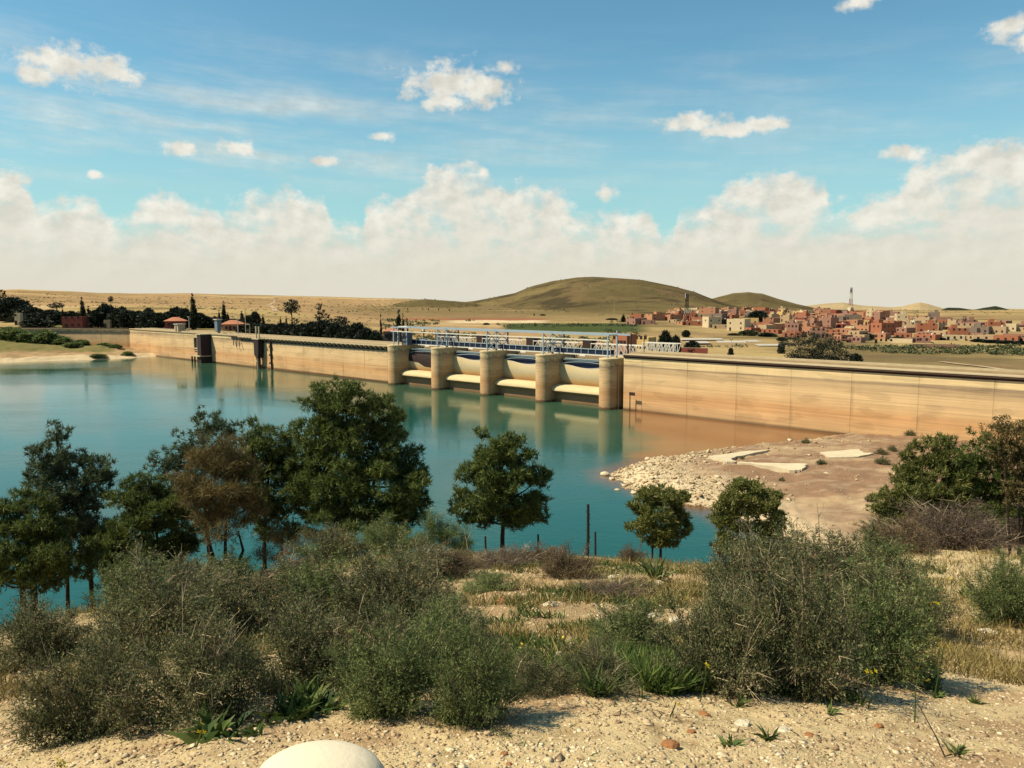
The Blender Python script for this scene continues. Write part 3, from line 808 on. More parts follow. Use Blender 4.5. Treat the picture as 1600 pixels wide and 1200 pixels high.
BAYW = PITCH-2*PW
GL = ['radial spillway gate mostly dark, in the farthest left bay between the first two round piers',
      'pale stained radial spillway gate under a navy flap, between the second and third round piers',
      'pale stained radial spillway gate under a navy flap, between the third and fourth round piers',
      'pale stained radial spillway gate under a navy flap, nearest bay beside the last round pier']
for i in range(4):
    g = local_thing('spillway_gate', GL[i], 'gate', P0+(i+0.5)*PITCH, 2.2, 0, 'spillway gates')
    hw = BAYW/2-0.06
    nx_, nz_ = 24, 14; V = []; Fc = []
    for back in (0, 1):
        for a in range(nx_+1):
            xx = -hw+2*hw*a/nx_
            topz = 7.55-0.75*math.sin(math.pi*min(1, max(0, (a/nx_-0.05)/0.95)))**1.2
            for b_ in range(nz_+1):
                t = b_/nz_; zz = 3.32+(topz-3.32)*t
                yy = 0.9-0.95*math.sin(math.pi*(0.12+0.62*t))+0.12*back
                V.append((xx, yy, zz))
    n1 = (nx_+1)*(nz_+1)
    for a in range(nx_):
        for b_ in range(nz_):
            k = a*(nz_+1)+b_
            Fc.append((k, k+1, k+nz_+2, k+nz_+1)); Fc.append((n1+k, n1+k+nz_+1, n1+k+nz_+2, n1+k+1))
        k = a*(nz_+1)+nz_; Fc.append((k, n1+k, n1+k+nz_+1, k+nz_+1))
    MB().add(V, Fc, True).build('skin_plate', M['gate'], g)
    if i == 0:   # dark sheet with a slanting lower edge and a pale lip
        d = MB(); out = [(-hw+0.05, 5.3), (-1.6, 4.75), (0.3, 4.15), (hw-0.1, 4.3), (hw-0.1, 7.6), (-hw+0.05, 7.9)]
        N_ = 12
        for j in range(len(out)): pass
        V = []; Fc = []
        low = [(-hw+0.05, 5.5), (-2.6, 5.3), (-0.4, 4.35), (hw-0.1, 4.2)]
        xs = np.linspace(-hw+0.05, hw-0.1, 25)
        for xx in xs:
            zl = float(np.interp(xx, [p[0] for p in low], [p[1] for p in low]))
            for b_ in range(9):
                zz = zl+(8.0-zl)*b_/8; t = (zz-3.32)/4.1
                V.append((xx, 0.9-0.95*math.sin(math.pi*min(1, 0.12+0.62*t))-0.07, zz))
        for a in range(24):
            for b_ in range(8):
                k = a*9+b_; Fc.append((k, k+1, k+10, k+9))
        MB().add(V, Fc, True).build('dark_sheet', M['darksteel'], g)
    # fish-bellied flap
    L = []; n = 22; fx0 = -hw*0.92; fx1 = hw*0.92
    up = [(fx0+(fx1-fx0)*k/n, 7.6+0.38*math.sin(math.pi*k/n)) for k in range(n+1)]
    dn = [(fx0+(fx1-fx0)*k/n, 7.6-0.98*math.sin(math.pi*k/n)) for k in range(n+1)]
    MB().prism(up+dn[-2:0:-1], 'y', 0.25, 0.45).build('flap', M['navy'], g)
    MB().tube([(x, 0.2, z) for x, z in dn], 0.07, 6).build('rim', M['steel'], g)
    MB().tube([(x, 0.2, z) for x, z in up], 0.06, 6).build('rim', M['steel'], g)
    MB().box(-hw, hw, 0.9, 1.1, 6.4, 8.6).build('back_plate', M['navy'], g)
    MB().box(-hw*0.9, hw, 0.3, 0.85, 8.12, 8.55).build('top_beam', M['whitesteel'], g)

# walkways over the gates
FL = ['navy panelled walkway with pale rails over the farthest left gate', 'navy panelled walkway with pale rails over the second gate from the left',
      'navy panelled walkway with pale rails over the third gate from the left', 'navy panelled walkway with pale rails over the nearest right gate']
for i in range(4):
    x0 = P0+i*PITCH+(-0.7 if i else 0.0); L = PITCH-1.5 if i else PITCH-1.2
    f = local_thing('gate_walkway', FL[i], 'walkway', x0, 3.5, 9.31, 'walkways over the spillway gates')
    MB().box(0, L, -0.55, 0.75, 0.0, 0.22).build('deck', M['whitesteel'], f)
    MB().box(0.1, L-0.1, -0.42, -0.36, 0.225, 1.22).build('panel', M['navy'], f)
    b = MB().box(0, L, -0.58, -0.44, 1.14, 1.3)
    b.build('handrail', M['steel'], f)
    for k in range(9):
        xx = 0.06+(L-0.12)*k/8; MB().box(xx-0.05, xx+0.05, -0.56, -0.45, 0.225, 1.138).build('rail_post', M['steel'], f)
    b = MB().box(0, L, 0.62, 0.70, 1.1, 1.2); b.box(0.1, L-0.1, 0.63, 0.69, 0.225, 1.09)
    b.build('panel', M['navy'], f)
    MB().box(L*0.48, L*0.58, -0.7, -0.3, -0.25, -0.005).build('light_box', M['whitesteel'], f)

# steel gantry on the piers
gn = local_thing('steel_gantry', 'pale blue steel frame of posts, braces and overhead rails along the spillway piers', 'gantry', P0, 0, 9.302)
TOPZ = 4.1
for i in range(5):
    xx = i*PITCH
    ds = [(-0.9, 'steel'), (1.9, 'steel'), (5.4, 'darksteel')] if i else [(-0.9, 'steel'), (0.4, 'steel')]
    for yy, mm_ in ds:
        MB().box(xx-0.11, xx+0.11, yy-0.11, yy+0.11, 0, TOPZ+(0.9 if (i == 4 and yy == 1.9) else 0)).build('post', M[mm_], gn)
    if i:
        for y0, y1 in ((-0.9, 1.9), (1.9, 5.4)):
            for zz0, zz1 in ((0.1, 2.0), (2.0, 3.95)):
                if i == 4 and y0 > 1: continue
                b = MB().bar((xx, y0+.1, zz0), (xx, y1-.1, zz1), 0.15); b.bar((xx, y0+.1, zz1), (xx, y1-.1, zz0), 0.15)
                if not (i == 4): b.build('cross_brace', M['steel'], gn)
        if i < 4: MB().bar((xx, -0.9, 2.0), (xx, 5.4, 2.0), 0.14).build('brace', M['steel'], gn)
Lg = 4*PITCH
MB().box(-1.0, Lg+0.3, -1.02, -0.80, TOPZ, TOPZ+0.26).build('rail', M['steel'], gn)
MB().box(-1.0, Lg+0.3, -0.98, -0.84, TOPZ-0.95, TOPZ-0.75).build('rail', M['whitesteel'], gn)
MB().box(-1.0, Lg+3.0, 1.78, 2.02, TOPZ+0.02, TOPZ+0.30).build('rail', M['steel'], gn)
MB().box(10, Lg+0.3, 5.3, 5.5, TOPZ, TOPZ+0.2).build('rail', M['steel'], gn)
for i in range(1, 5): MB().box(i*PITCH-0.1, i*PITCH+0.1, -0.78, 5.28, TOPZ+0.02, TOPZ+0.2).build('rail', M['steel'], gn)
# control cabin and pulley at the left end
cb = local_thing('control_cabin', 'grey blue control cabin under a pale flat roof at the left end of the gantry', 'cabin', P0+1.9, 1.6, 9.302)
MB().box(-0.9, 0.9, -0.9, 0.9, 0.0, 3.2).build('body', flat_mat('grey_cabin', (0.10, 0.12, 0.15), 0.6), cb)
MB().box(-1.9, 1.3, -1.2, 1.2, 4.2, 4.42).build('roof', M['whitesteel'], cb)
for sx in (-1.8, 1.2): MB().box(sx-0.07, sx+0.07, -1.1, -0.96, 0, 4.2).build('post', M['steel'], cb)
MB().box(-0.5, 0.5, -0.93, -0.902, 1.8, 2.8).build('window', M['opening'], cb)
hv = local_thing('hoist_winch', 'white winch block on a pier beside the control cabin', 'winch', P0+5.2, 4.0, 8.97)
MB().box(-0.7, 0.7, -0.5, 0.5, 0, 0.9).build('base', M['whitesteel'], hv)
MB().tube([(-0.9, 0, 1.4), (0.9, 0, 1.4)], 0.5, 14).build('drum', M['steel'], hv)
MB().tube([(0, 0, 1.8), (0, 0, 4.0)], 0.16, 8).build('mast', M['darksteel'], hv)
MB().tube([(0, 0, 3.6), (0, 0, 4.3)], 0.35, 10).build('head', M['whitesteel'], hv)

# white truss bridge behind, one per bay, and dark hoist housings
BL = ['white lattice footbridge section with diagonal bars behind the far left bay', 'white lattice footbridge section with diagonal bars behind the second bay',
      'white lattice footbridge section with diagonal bars behind the third bay', 'white lattice footbridge section with diagonal bars behind the nearest bay', 'white lattice footbridge section running on to the right above the dam crest']
for i in range(5):
    x0 = P0+i*PITCH+3.9 if i < 4 else P0+4*PITCH+1.2; L = PITCH-3.2 if i < 4 else 7.5
    f = local_thing('lattice_bridge', BL[i], 'footbridge', x0, 9.2 if i < 4 else 8.4, 8.97 if i < 4 else 9.7, 'white lattice bridges behind the spillway')
    for yy in (0, 1.6):
        b = MB().box(0, L, yy-0.07, yy+0.07, 2.1, 2.28); b.box(0, L, yy-0.06, yy+0.06, 0.0, 0.16)
        b.build('chord', M['whitesteel'], f)
        b = MB(); nn_ = 9
        for k in range(nn_):
            a = L*k/nn_; c = L*(k+1)/nn_
            b.bar((a+0.05, yy, 0.17), (c-0.05, yy, 2.09), 0.11) if k % 2 == 0 else b.bar((a+0.05, yy, 2.09), (c-0.05, yy, 0.17), 0.11)
            b.box(a, a+0.09, yy-0.045, yy+0.045, 0.165, 2.095)
        b.build('lattice', M['whitesteel'], f)
    MB().box(0, L, 0.08, 1.52, 0.02, 0.10).build('deck', M['darksteel'], f)
HL = ['wide dark brown hoist housing behind the far left pier', 'small dark hoist housing behind the second pier from the left', 'small dark hoist housing behind the middle pier', 'small dark hoist housing behind the fourth pier']
for i in range(4):
    ww = 1.15 if i else 2.6
    f = local_thing('hoist_housing', HL[i], 'machine housing', P0+i*PITCH+(2.2 if i else 4.9), 11.0, 8.97, 'hoist housings behind the piers')
    MB().prism([(-ww, 0), (ww, 0), (ww, 2.5), (ww+0.15, 2.9), (-ww-0.1, 2.75), (-ww, 2.4)], 'y', -0.9, 0.9).build('casing', M['darksteel'], f)
    MB().box(-ww*0.7, ww*0.7, -0.93, -0.902, 0.5, 1.9).build('hatch', M['pipe'], f)

# staff gauges by the water
def gauge(label, px, py, flip):
    p = at(px, py, z=0); xp, yp = dam_local(p.x, p.y)
    f = local_thing('water_gauge', label, 'gauge post', xp, -0.9, 0, 'water level posts at the dam')
    MB().tube([(0, 0, -3), (0, 0, 3.4)], 0.10, 6).build('post', M['darksteel'], f)
    s = 1 if flip else -0.5
    MB().box(min(0, s)-0.1, max(0, s)+0.15, -0.16, -0.10, 2.9, 3.5).build('plate', M['darksteel'], f)
gauge('thin dark gauge post with a small plate left of the first pier', 603, 600, False)
gauge('thin dark gauge post with a plate to its right, beside the nearest pier', 988, 642, True)

# intake tower
p = at(303, 567, z=0); xp, yp = dam_local(p.x, p.y); yp = -3.6
t = local_thing('intake_tower', 'dark square intake tower with a framed box on its left side', 'intake tower', xp+1.6, -2.3, 0)
MB().prism([(-1.25, -1.2), (1.25, -1.2), (1.25, 2.25), (-1.25, 2.25)], 'z', -8, 8.9).build('shaft', M['tower'], t)
MB().box(-1.9, 1.5, -1.45, 2.28, 8.902, 9.15).build('top_slab', M['kerb'], t)
b = MB(); b.box(-4.0, -3.7, -1.1, 1.2, 3.9, 8.3); b.box(-1.6, -1.255, -1.1, 1.2, 3.0, 8.3); b.box(-3.7, -1.6, -1.1, 1.2, 7.9, 8.3); b.box(-3.7, -1.6, -1.1, 1.2, 4.3, 4.7); b.build('side_frame', M['kerb'], t)
MB().box(-3.69, -1.61, -0.6, 1.1, 4.71, 7.89).build('grille', M['darksteel'], t)
MB().box(-3.7, -1.3, -0.9, 1.0, 3.3, 3.6).build('sill', M['darksteel'], t)
MB().box(-4.6, 1.6, -1.9, 2.2, 2.0, 2.32).build('platform', M['kerb'], t)
for sx, sy in ((-4.3, -1.6), (-4.3, 1.9), (-2.4, -1.6), (-2.4, 1.9)): MB().box(sx-0.2, sx+0.2, sy-0.2, sy+0.2, -8, 1.998).build('leg', M['darksteel'], t)
MB().box(-1.4, 1.4, -1.32, 2.26, -1, 1.996).build('base', M['darksteel'], t)
# trash rack / guard on the wall
p = at(369, 578, z=0); xp, yp = dam_local(p.x, p.y)
t = local_thing('valve_guard', 'dark steel valve guard on two pipe legs hanging on the dam wall', 'valve guard', xp+0.6, -1.2, 0)
t.scale = (0.85, 0.85, 1)
MB().prism([(-1.7, 8.5), (1.7, 8.5), (1.6, 5.2), (1.2, 3.2), (0.2, 3.1), (-1.2, 4.0), (-1.35, 7.0)], 'y', -0.9, 1.1).build('casing', M['darksteel'], t)
MB().box(-2.4, 2.2, -1.1, 1.5, 8.502, 8.8).build('platform', M['kerb'], t)
MB().tube([(-0.8, 0, -6), (-0.8, 0, 3.4)], 0.38, 10).build('pipe', M['tower'], t)
MB().tube([(0.75, 0, -6), (0.75, 0, 3.3)], 0.38, 10).build('pipe', M['darksteel'], t)
MB().tube([(-0.05, -0.3, -6), (-0.05, -0.3, 3.4)], 0.22, 10).build('pipe', M['kerb'], t)
MB().box(-2.0, 0.0, -0.5, 0.5, 2.0, 2.3).build('collar', M['kerb'], t)
for sx in (-1.0, 0.9): MB().box(sx-0.16, sx+0.16, -0.2, 0.2, 8.802, 12.3).build('post', M['kerb'], t)
t = local_thing('drain_pipe', 'rusty stained drain pipe running down the dam wall beside the valve guard', 'pipe', xp+6.0, -0.25, 0)
MB().tube([(0, 0, 8.6), (0, 0, 5.5), (0.1, 0, 2), (0.4, 0, -3)], [0.36, 0.3, 0.22, 0.2], 8).build('pipe_run', M['pipe'], t)
for zz in (6.3, 3.9, 1.6): MB().box(-0.5, 0.5, -0.36, 0.24, zz, zz+0.5).build('clamp', M['darksteel'], t)
# ladder bracket left of it
p = at(330, 573, z=0); xp2, _ = dam_local(p.x, p.y)
t = local_thing('strut_bracket', 'dark slanting struts bolted to the top of the dam wall between tower and guard', 'bracket', xp2+2, -0.5, 0)
for k in range(3): MB().bar((k*1.9-2.4, 0.3, 8.6), (k*1.9-1.0, -0.3, 6.2-0.3*(k % 2)), 0.22).build('strut', M['darksteel'], t)
MB().box(-4.2, 3.6, -0.1, 0.42, 8.62, 8.8).build('rail', M['darksteel'], t)
# things on the crest
def crest(px, off=0.0):
    d = ray(px, 520); s = None
    A = np.array([[d[0], -UX], [d[1], -UY]]); bb = np.array([OX-UY*2.5*0+off*-UY, OY+off*UX])
    k = np.linalg.solve(A, bb); return float(k[1])
t = local_thing('valve_kiosk', 'tall narrow blue grey kiosk with a flat cap standing on the dam crest', 'kiosk', crest(341, 2.0), 2.0, 9.125)
MB().box(-0.9, 0.9, -0.7, 0.7, 0.9, 4.4).build('body', flat_mat('blue_grey_kiosk', (0.16, 0.20, 0.24), 0.6), t)
MB().box(-1.2, 1.2, -1.0, 1.0, 4.402, 4.7).build('cap', M['metalroof'], t)
MB().box(-0.5, 0.5, -0.5, 0.5, 0.0, 0.898).build('plinth', M['kerb'], t)
t = local_thing('crest_hut', 'small cream block hut on the dam crest above the intake tower', 'hut', crest(281, 1.6), 1.6, 9.125)
MB().box(-1.4, 1.4, -1.2, 1.2, 0, 2.4).build('wall', M['kerb'], t); MB().box(-1.7, 1.7, -1.5, 1.5, 2.402, 2.65).build('roof', M['metalroof'], t)
MB().box(-0.4, 0.4, -1.23, -1.202, 0.1, 1.9).build('door', M['opening'], t)
t = local_thing('pipe_stand', 'thin pale pipe frame with a tall pole standing on the dam crest', 'frame', crest(384, 3), 3.0, 9.125)
MB().tube([(0, 0, 0), (0, 0, 8.2)], 0.10, 6).build('pole', M['kerb'], t)
MB().tube([(0, 0, 3.4), (2.6, 0, 3.4), (2.6, 0, 0)], 0.09, 6).build('side_frame', M['kerb'], t)
for px, hh, lab in ((296, 5.0, 'grey lamp post standing on the crest just above the intake tower'), (372, 5.5, 'pale lamp post standing on the crest above the valve guard')):
    t = local_thing('lamp_post', lab, 'lamp post', crest(px, 2.6), 2.6, 9.125)
    MB().tube([(0, 0, 0), (0, 0, hh)], [0.14, 0.09], 8).build('pole', M['metalroof'], t)
    MB().box(-0.9, 0.15, -0.15, 0.15, hh, hh+0.16).build('lamp_head', M['metalroof'], t)
for px, hh, off in ((959, 4.9, 4.5), (966, 4.3, 7.5)):
    xx = P0+4*PITCH+2.4+(0.0 if px == 959 else 0.8)
    t = local_thing('rail_pole', 'dark thin pole beside the right end of the gantry' if px == 959 else 'dark hooked pole behind the right end of the gantry', 'pole', xx, off-1.5, 9.0)
    MB().tube([(0, 0, 0), (0, 0, hh), (0.3, 0, hh+0.2), (0.6, 0, hh-0.1)] if px != 959 else [(0, 0, 0), (0, 0, hh)], 0.09, 6).build('pole', M['darksteel'], t)
    MB().box(-0.25, 0.25, -0.25, 0.25, -0.3, 0.001).build('base', M['darksteel'], t)


# ---------------------------------------------------------------- foliage builders
def unit(v): return v/np.maximum(np.linalg.norm(v, axis=-1, keepdims=True), 1e-9)


def leaf_cloud(P, D, L, W, rng, spread=0.6):
    """one thin leaf triangle at each point P leaning along D (n,3)"""
    n = len(P); d = unit(D+rng.normal(0, spread, (n, 3)))
    s = unit(np.cross(d, rng.normal(0, 1, (n, 3))))
    l = L*rng.uniform(0.6, 1.25, (n, 1)); w = W*rng.uniform(0.7, 1.2, (n, 1))
    V = np.stack([P-s*w*0.5, P+s*w*0.5, P+d*l], 1).reshape(-1, 3)
    return V, np.arange(n*3).reshape(n, 3)


def crown(lobes, n, rng, clump=0.30, L=0.5, W=0.25, per=10, shell=(0.55, 1.0), cover=1.0):
    """leaf triangles gathered in clumps through the volume of ellipsoid lobes"""
    vol = np.array([l[3]*l[4]+l[4]*l[5]+l[3]*l[5] for l in lobes]); vol = vol/vol.sum()
    Ps = []; Ds = []
    for l, f in zip(lobes, vol):
        c = np.array(l[:3]); r = np.array(l[3:6])
        k = max(3, int(n*f/per*cover))
        u = unit(rng.normal(0, 1, (k, 3))); rad = rng.uniform(shell[0], shell[1], (k, 1))**0.7
        cc = u*rad
        q = rng.normal(0, 1, (k, per, 3)); q = unit(q)*rng.uniform(0.15, 1, (k, per, 1))**0.5*clump
        p = c+(cc[:, None, :]+q)*r
        out = u[:, None, :]*0.7+q/clump*0.6+np.array((0, 0, 0.45))
        Ps.append(p.reshape(-1, 3)); Ds.append(out.reshape(-1, 3))
    return leaf_cloud(np.concatenate(Ps), np.concatenate(Ds), L, W, rng)


def tri_obj(name, V, T, mat, parent=None, loc=None):
    return link_mesh(name, np_mesh(name, V, T), mat, parent, loc)

# ---------------------------------------------------------------- far trees: one of each kind, then copies
rngF = np.random.default_rng(5)
def proto_cypress():
    r = thing('cypress_tree', 'x', 'tree')
    lob = [(0, 0, 0.12+0.80*t, 0.085*(1-t**1.6)+0.012, 0.085*(1-t**1.6)+0.012, 0.13) for t in np.linspace(0.02, 0.97, 9)]
    V, T = crown(lob, 1500, rngF, 0.42, 0.06, 0.035, 8); tri_obj('crown', V, T, M['dark_tree'], r)
    MB().tube([(0, 0, -0.1), (0, 0, 0.5)], [0.022, 0.01], 5).build('trunk', M['bark'], r); return r
def proto_round():
    r = thing('broadleaf_tree', 'x', 'tree')
    lob = [(0, 0, 0.55, 0.42, 0.42, 0.34), (-0.24, 0.1, 0.50, 0.28, 0.3, 0.30), (0.27, -0.1, 0.52, 0.26, 0.3, 0.28), (0.10, 0.1, 0.76, 0.30, 0.28, 0.20), (-0.15, -0.05, 0.72, 0.28, 0.28, 0.20), (-0.12, -0.2, 0.25, 0.38, 0.34, 0.2), (0.2, 0.2, 0.22, 0.34, 0.34, 0.2), (0.02, 0.0, 0.88, 0.2, 0.2, 0.1)]
    V, T = crown(lob, 2800, rngF, 0.34, 0.12, 0.075, 8); tri_obj('crown', V, T, M['dark_tree'], r)
    b = MB().tube([(0, 0, -0.1), (0.01, 0, 0.25), (-0.02, 0.01, 0.6)], [0.05, 0.035, 0.012], 6); b.build('trunk', M['bark'], r); return r
def proto_umbrella():
    r = thing('umbrella_pine', 'x', 'tree')
    lob = [(0, 0, 0.82, 0.24, 0.24, 0.15), (-0.12, 0, 0.74, 0.16, 0.18, 0.10), (0.13, 0.05, 0.73, 0.15, 0.18, 0.09), (0.02, 0, 0.92, 0.15, 0.15, 0.07)]
    V, T = crown(lob, 900, rngF, 0.34, 0.055, 0.035, 8); tri_obj('crown', V, T, M['dark_tree'], r)
    b = MB().tube([(0, 0, -0.05), (0.01, 0, 0.4), (0, 0.0, 0.85)], [0.028, 0.02, 0.012], 6); b.tube([(0.0, 0, 0.55), (-0.1, 0, 0.72)], [0.012, 0.006], 5); b.build('trunk', M['bark'], r); return r
def proto_gum():
    r = thing('gum_tree', 'x', 'tree')
    lob = [(-0.05, 0, 0.90, 0.12, 0.12, 0.09), (-0.03, 0, 0.66, 0.13, 0.13, 0.11), (0.08, 0, 0.78, 0.09, 0.1, 0.08), (0.06, 0, 0.5, 0.17, 0.16, 0.15), (-0.08, 0, 0.42, 0.13, 0.15, 0.14), (0.08, 0, 0.25, 0.20, 0.18, 0.17), (-0.1, 0, 0.2, 0.16, 0.16, 0.15)]
    V, T = crown(lob, 1200, rngF, 0.34, 0.06, 0.035, 8); tri_obj('crown', V, T, M['dark_tree'], r)
    b = MB().tube([(0, 0, -0.05), (0.02, 0, 0.4), (-0.04, 0.0, 0.9)], [0.028, 0.02, 0.008], 6); b.build('trunk', M['bark'], r); return r
PROTO = {'cy': proto_cypress(), 'ro': proto_round(), 'um': proto_umbrella(), 'gu': proto_gum()}
USED = set()
ASPECT = {'cy': 0.17, 'ro': 0.95, 'um': 0.52, 'gu': 0.46}
def far_tree(kind, px, pytop, wpx, y, label, group, olive=False):
    p = PROTO[kind]
    t = p if kind not in USED else copy_tree(p); USED.add(kind)
    d = ray(px, pytop); x = d[0]/d[1]*y; top = H+d[2]/d[1]*y; g = gz(x, y)
    h = max(1.5, top-g+0.2); w = wpx/F*y/ASPECT[kind]
    t.location = (x, y, g-0.15); t.scale = (w, w, h); t.rotation_euler = (0, 0, R.uniform(-0.6, 0.6) if kind in ('gu', 'um') else R.uniform(0, 6.28))
    if olive:
        for c in t.children:
            if c.name.startswith('crown'):
                if not hasattr(far_tree, 'om'):
                    far_tree.om = c.data.copy(); far_tree.om.materials.clear(); far_tree.om.materials.append(M['olive_tree'])
                c.data = far_tree.om
    return tag(t, label, 'tree', group)

CY = 'cypresses behind the dam'
for px, pt, wp, y, lb in [
    (301, 458, 9.5, 336, 'tallest dark cypress, above the red hip roof just right of the intake tower'), (349, 470, 6.5, 360, 'tall slim cypress right of the blue grey kiosk'),
    (293, 478, 4, 352, 'thin cypress close on the left of the tallest cypress'), (342, 485, 4.5, 368, 'short cypress left of the slim cypress behind the kiosk'), (356, 488, 5, 366, 'short pointed cypress right of the slim cypress behind the kiosk'),
    (128, 464, 8, 372, 'ragged narrow conifer with side branches behind the red building'), (122, 486, 5, 362, 'short dark cypress behind the left end of the red building'), (138, 478, 7, 364, 'dark pointed cypress behind the right end of the red building'),
    (97, 480, 4, 372, 'lone thin cypress left of the red building'), (411, 491, 5, 330, 'small thin conifer in the dark hedge right of the pale pole'), (438, 495, 4, 330, 'left of two thin cypresses beside the umbrella pine'),
    (447, 494, 4, 332, 'right of two thin cypresses beside the umbrella pine'), (595, 491, 4.5, 262, 'slim cypress standing alone left of the control cabin'), (622, 483, 11, 268, 'thick dark cypress behind the control cabin'),
    (629.5, 489, 5, 266, 'slim cypress right beside the thick cypress behind the cabin'), (636.5, 496, 4.5, 262, 'slim cypress farthest right behind the control cabin'), (602.5, 507, 4, 290, 'tiny cypress, left one of three between lone cypress and cabin'),
    (609, 507, 3.5, 292, 'tiny cypress, middle one of three between lone cypress and cabin'), (615, 504, 3.5, 294, 'tiny cypress, right one of three between lone cypress and cabin'), (378, 486, 7, 372, 'stubby dark cypress left of the pale crest pole'),
    (974, 491, 6, 620, 'dark upright tree left of the cream house at the near end of town')]:
    far_tree('cy', px, pt, wp, y, lb, CY)
far_tree('um', 455, 468.5, 24, 330, 'umbrella pine with a bare trunk and dark rounded crown above the hedge', 'tall trees behind the dam')
far_tree('gu', 499, 474, 20, 318, 'tall ragged gum tree with stacked dark clumps right of the umbrella pine', 'tall trees behind the dam')
far_tree('gu', 511, 490, 17, 322, 'lower leafy tree close on the right of the tall gum tree', 'tall trees behind the dam')
far_tree('gu', 461, 497, 18, 326, 'low leafy tree at the foot of the umbrella pine', 'tall trees behind the dam')
far_tree('um', 531, 495, 28, 326, 'spreading dark tree with a gap under its crown, right of the gum trees', 'tall trees behind the dam')
far_tree('um', 172.5, 463, 8, 620, 'small round headed tree alone on the tan slope at the left', 'tall trees behind the dam')
far_tree('um', 88, 473, 22, 500, 'flat topped pale tree on the slope left of the red building', 'tall trees behind the dam')
far_tree('gu', 4, 453, 14, 470, 'pointed dark tree on the skyline at the left edge', 'tall trees behind the dam')
MASS = 'dark bushy trees behind the dam'
mass = [(2,470,34,455),(20,467,34,440),(38,479,24,430),(52,482,20,425),(62,490,30,400),(80,486,28,390),(96,489,26,385),(57,500,30,345),(112,488,18,388),(152,486,22,360),(163,477,16,362),(172,480,18,366),(184,485,22,352),(200,487,24,350),(217,488,24,350),
        (234,489,24,345),(249,491,22,342),(263,489,18,352),(277,482,20,358),(288,484,16,350),(311,491,18,350),(324,497,22,352),(336,497,18,366),(365,500,20,352),(390,507,28,300),(404,509,24,296),(420,508,26,292),(440,507,28,288),(458,509,24,284),(473,508,24,280),(489,505,26,276),
        (507,503,26,274),(524,508,24,268),(541,511,26,262),(557,508,30,258),(573,516,26,248),(586,520,20,240),(398,489,12,360),(387,495,10,350),(232,483,12,400),(190,481,12,410)]
ORD = ['first', 'second', 'third', 'fourth', 'fifth', 'sixth', 'seventh', 'eighth', 'ninth', 'tenth', 'eleventh', 'twelfth', 'thirteenth', 'fourteenth', 'fifteenth', 'sixteenth', 'seventeenth', 'eighteenth', 'nineteenth', 'twentieth']
def zone_left(px):
    if px < 118: return 'on the rise left of the red building'
    if px < 270: return 'in the row right of the red building'
    if px < 382: return 'near the tallest cypress'
    return 'in the dark hedge behind the bracketed crest'
zc = {}
for m_ in sorted(mass):
    z_ = zone_left(m_[0]); zc[z_] = zc.get(z_, 0)+1
    far_tree('ro', m_[0], m_[1]-1.5, m_[2]*1.35, m_[3], 'dark bushy tree, %s from left %s' % (ORD[zc[z_]-1], z_), MASS)
TT = 'trees around the town'
for px, pt, wp, y, ol, lb in [
    (1040, 519, 20, 250, 0, 'dark tree in front of the yellow house beside the grey sheds'), (1055.5, 526, 15, 262, 0, 'smaller dark tree on the right of the tree by the yellow house'), (1072, 517, 11, 420, 0, 'rounded dark tree behind the left grey shed'),
    (1082, 534, 20, 300, 0, 'low dark bush in front of the left grey shed'), (1131, 500, 16, 560, 0, 'dark upright tree among the pink houses left of the large town tree'), (1170, 497, 22, 600, 0, 'left half of the large dark tree inside the town'),
    (1185, 487, 26, 620, 0, 'tall right half of the large dark tree inside the town'), (1193, 511, 26, 520, 0, 'dark bush at the foot of the large town tree'), (1170, 517, 24, 440, 1, 'round olive green tree below the large town tree'),
    (1147, 522, 16, 440, 1, 'small olive green tree left of the round olive tree'), (1199, 521, 24, 430, 0, 'dark grey green bush right of the round olive tree'), (1222, 528, 14, 380, 0, 'dark bush left of the big spreading tree'),
    (1354, 522, 22, 400, 0, 'dark round tree right of the orange house with a porch'), (1402, 529, 19, 395, 0, 'dark round tree beside the white walled yard'), (1441, 533, 17, 395, 0, 'dark bush, left one of four on the street edge at the right'),
    (1455, 528, 15, 405, 0, 'dark bush, second of four on the street edge at the right'), (1468, 537, 14, 392, 0, 'low dark bush, third of four on the street edge at the right'), (1486, 532, 26, 395, 0, 'broad dark bush, last of four on the street edge at the right'),
    (1530, 543, 22, 370, 0, 'dark shrub at the left end of the hedge on the far right'), (1550, 543, 26, 365, 0, 'dark shrub second along the hedge on the far right'), (1572, 545, 26, 360, 0, 'dark shrub third along the hedge on the far right'), (1594, 547, 26, 355, 0, 'dark shrub at the right edge ending the far hedge'),
    (1142, 545, 7, 290, 0, 'tiny dark bush on the field before the grey sheds'), (1221, 537, 9, 300, 0, 'little dark tree left of the big spreading tree on the field'), (1338, 554, 18, 240, 0, 'low dark bush on the field right of the big spreading tree'),
    (956, 499, 14, 660, 0, 'dark bush beside the cream wall left of the first town houses'), (987, 500, 12, 640, 0, 'low dark bush in front of the first cream town house'), (1285, 479, 0.1, 900, 0, '')]:
    if lb: far_tree('ro', px, pt-1, wp*1.1, y, lb, TT, bool(ol))
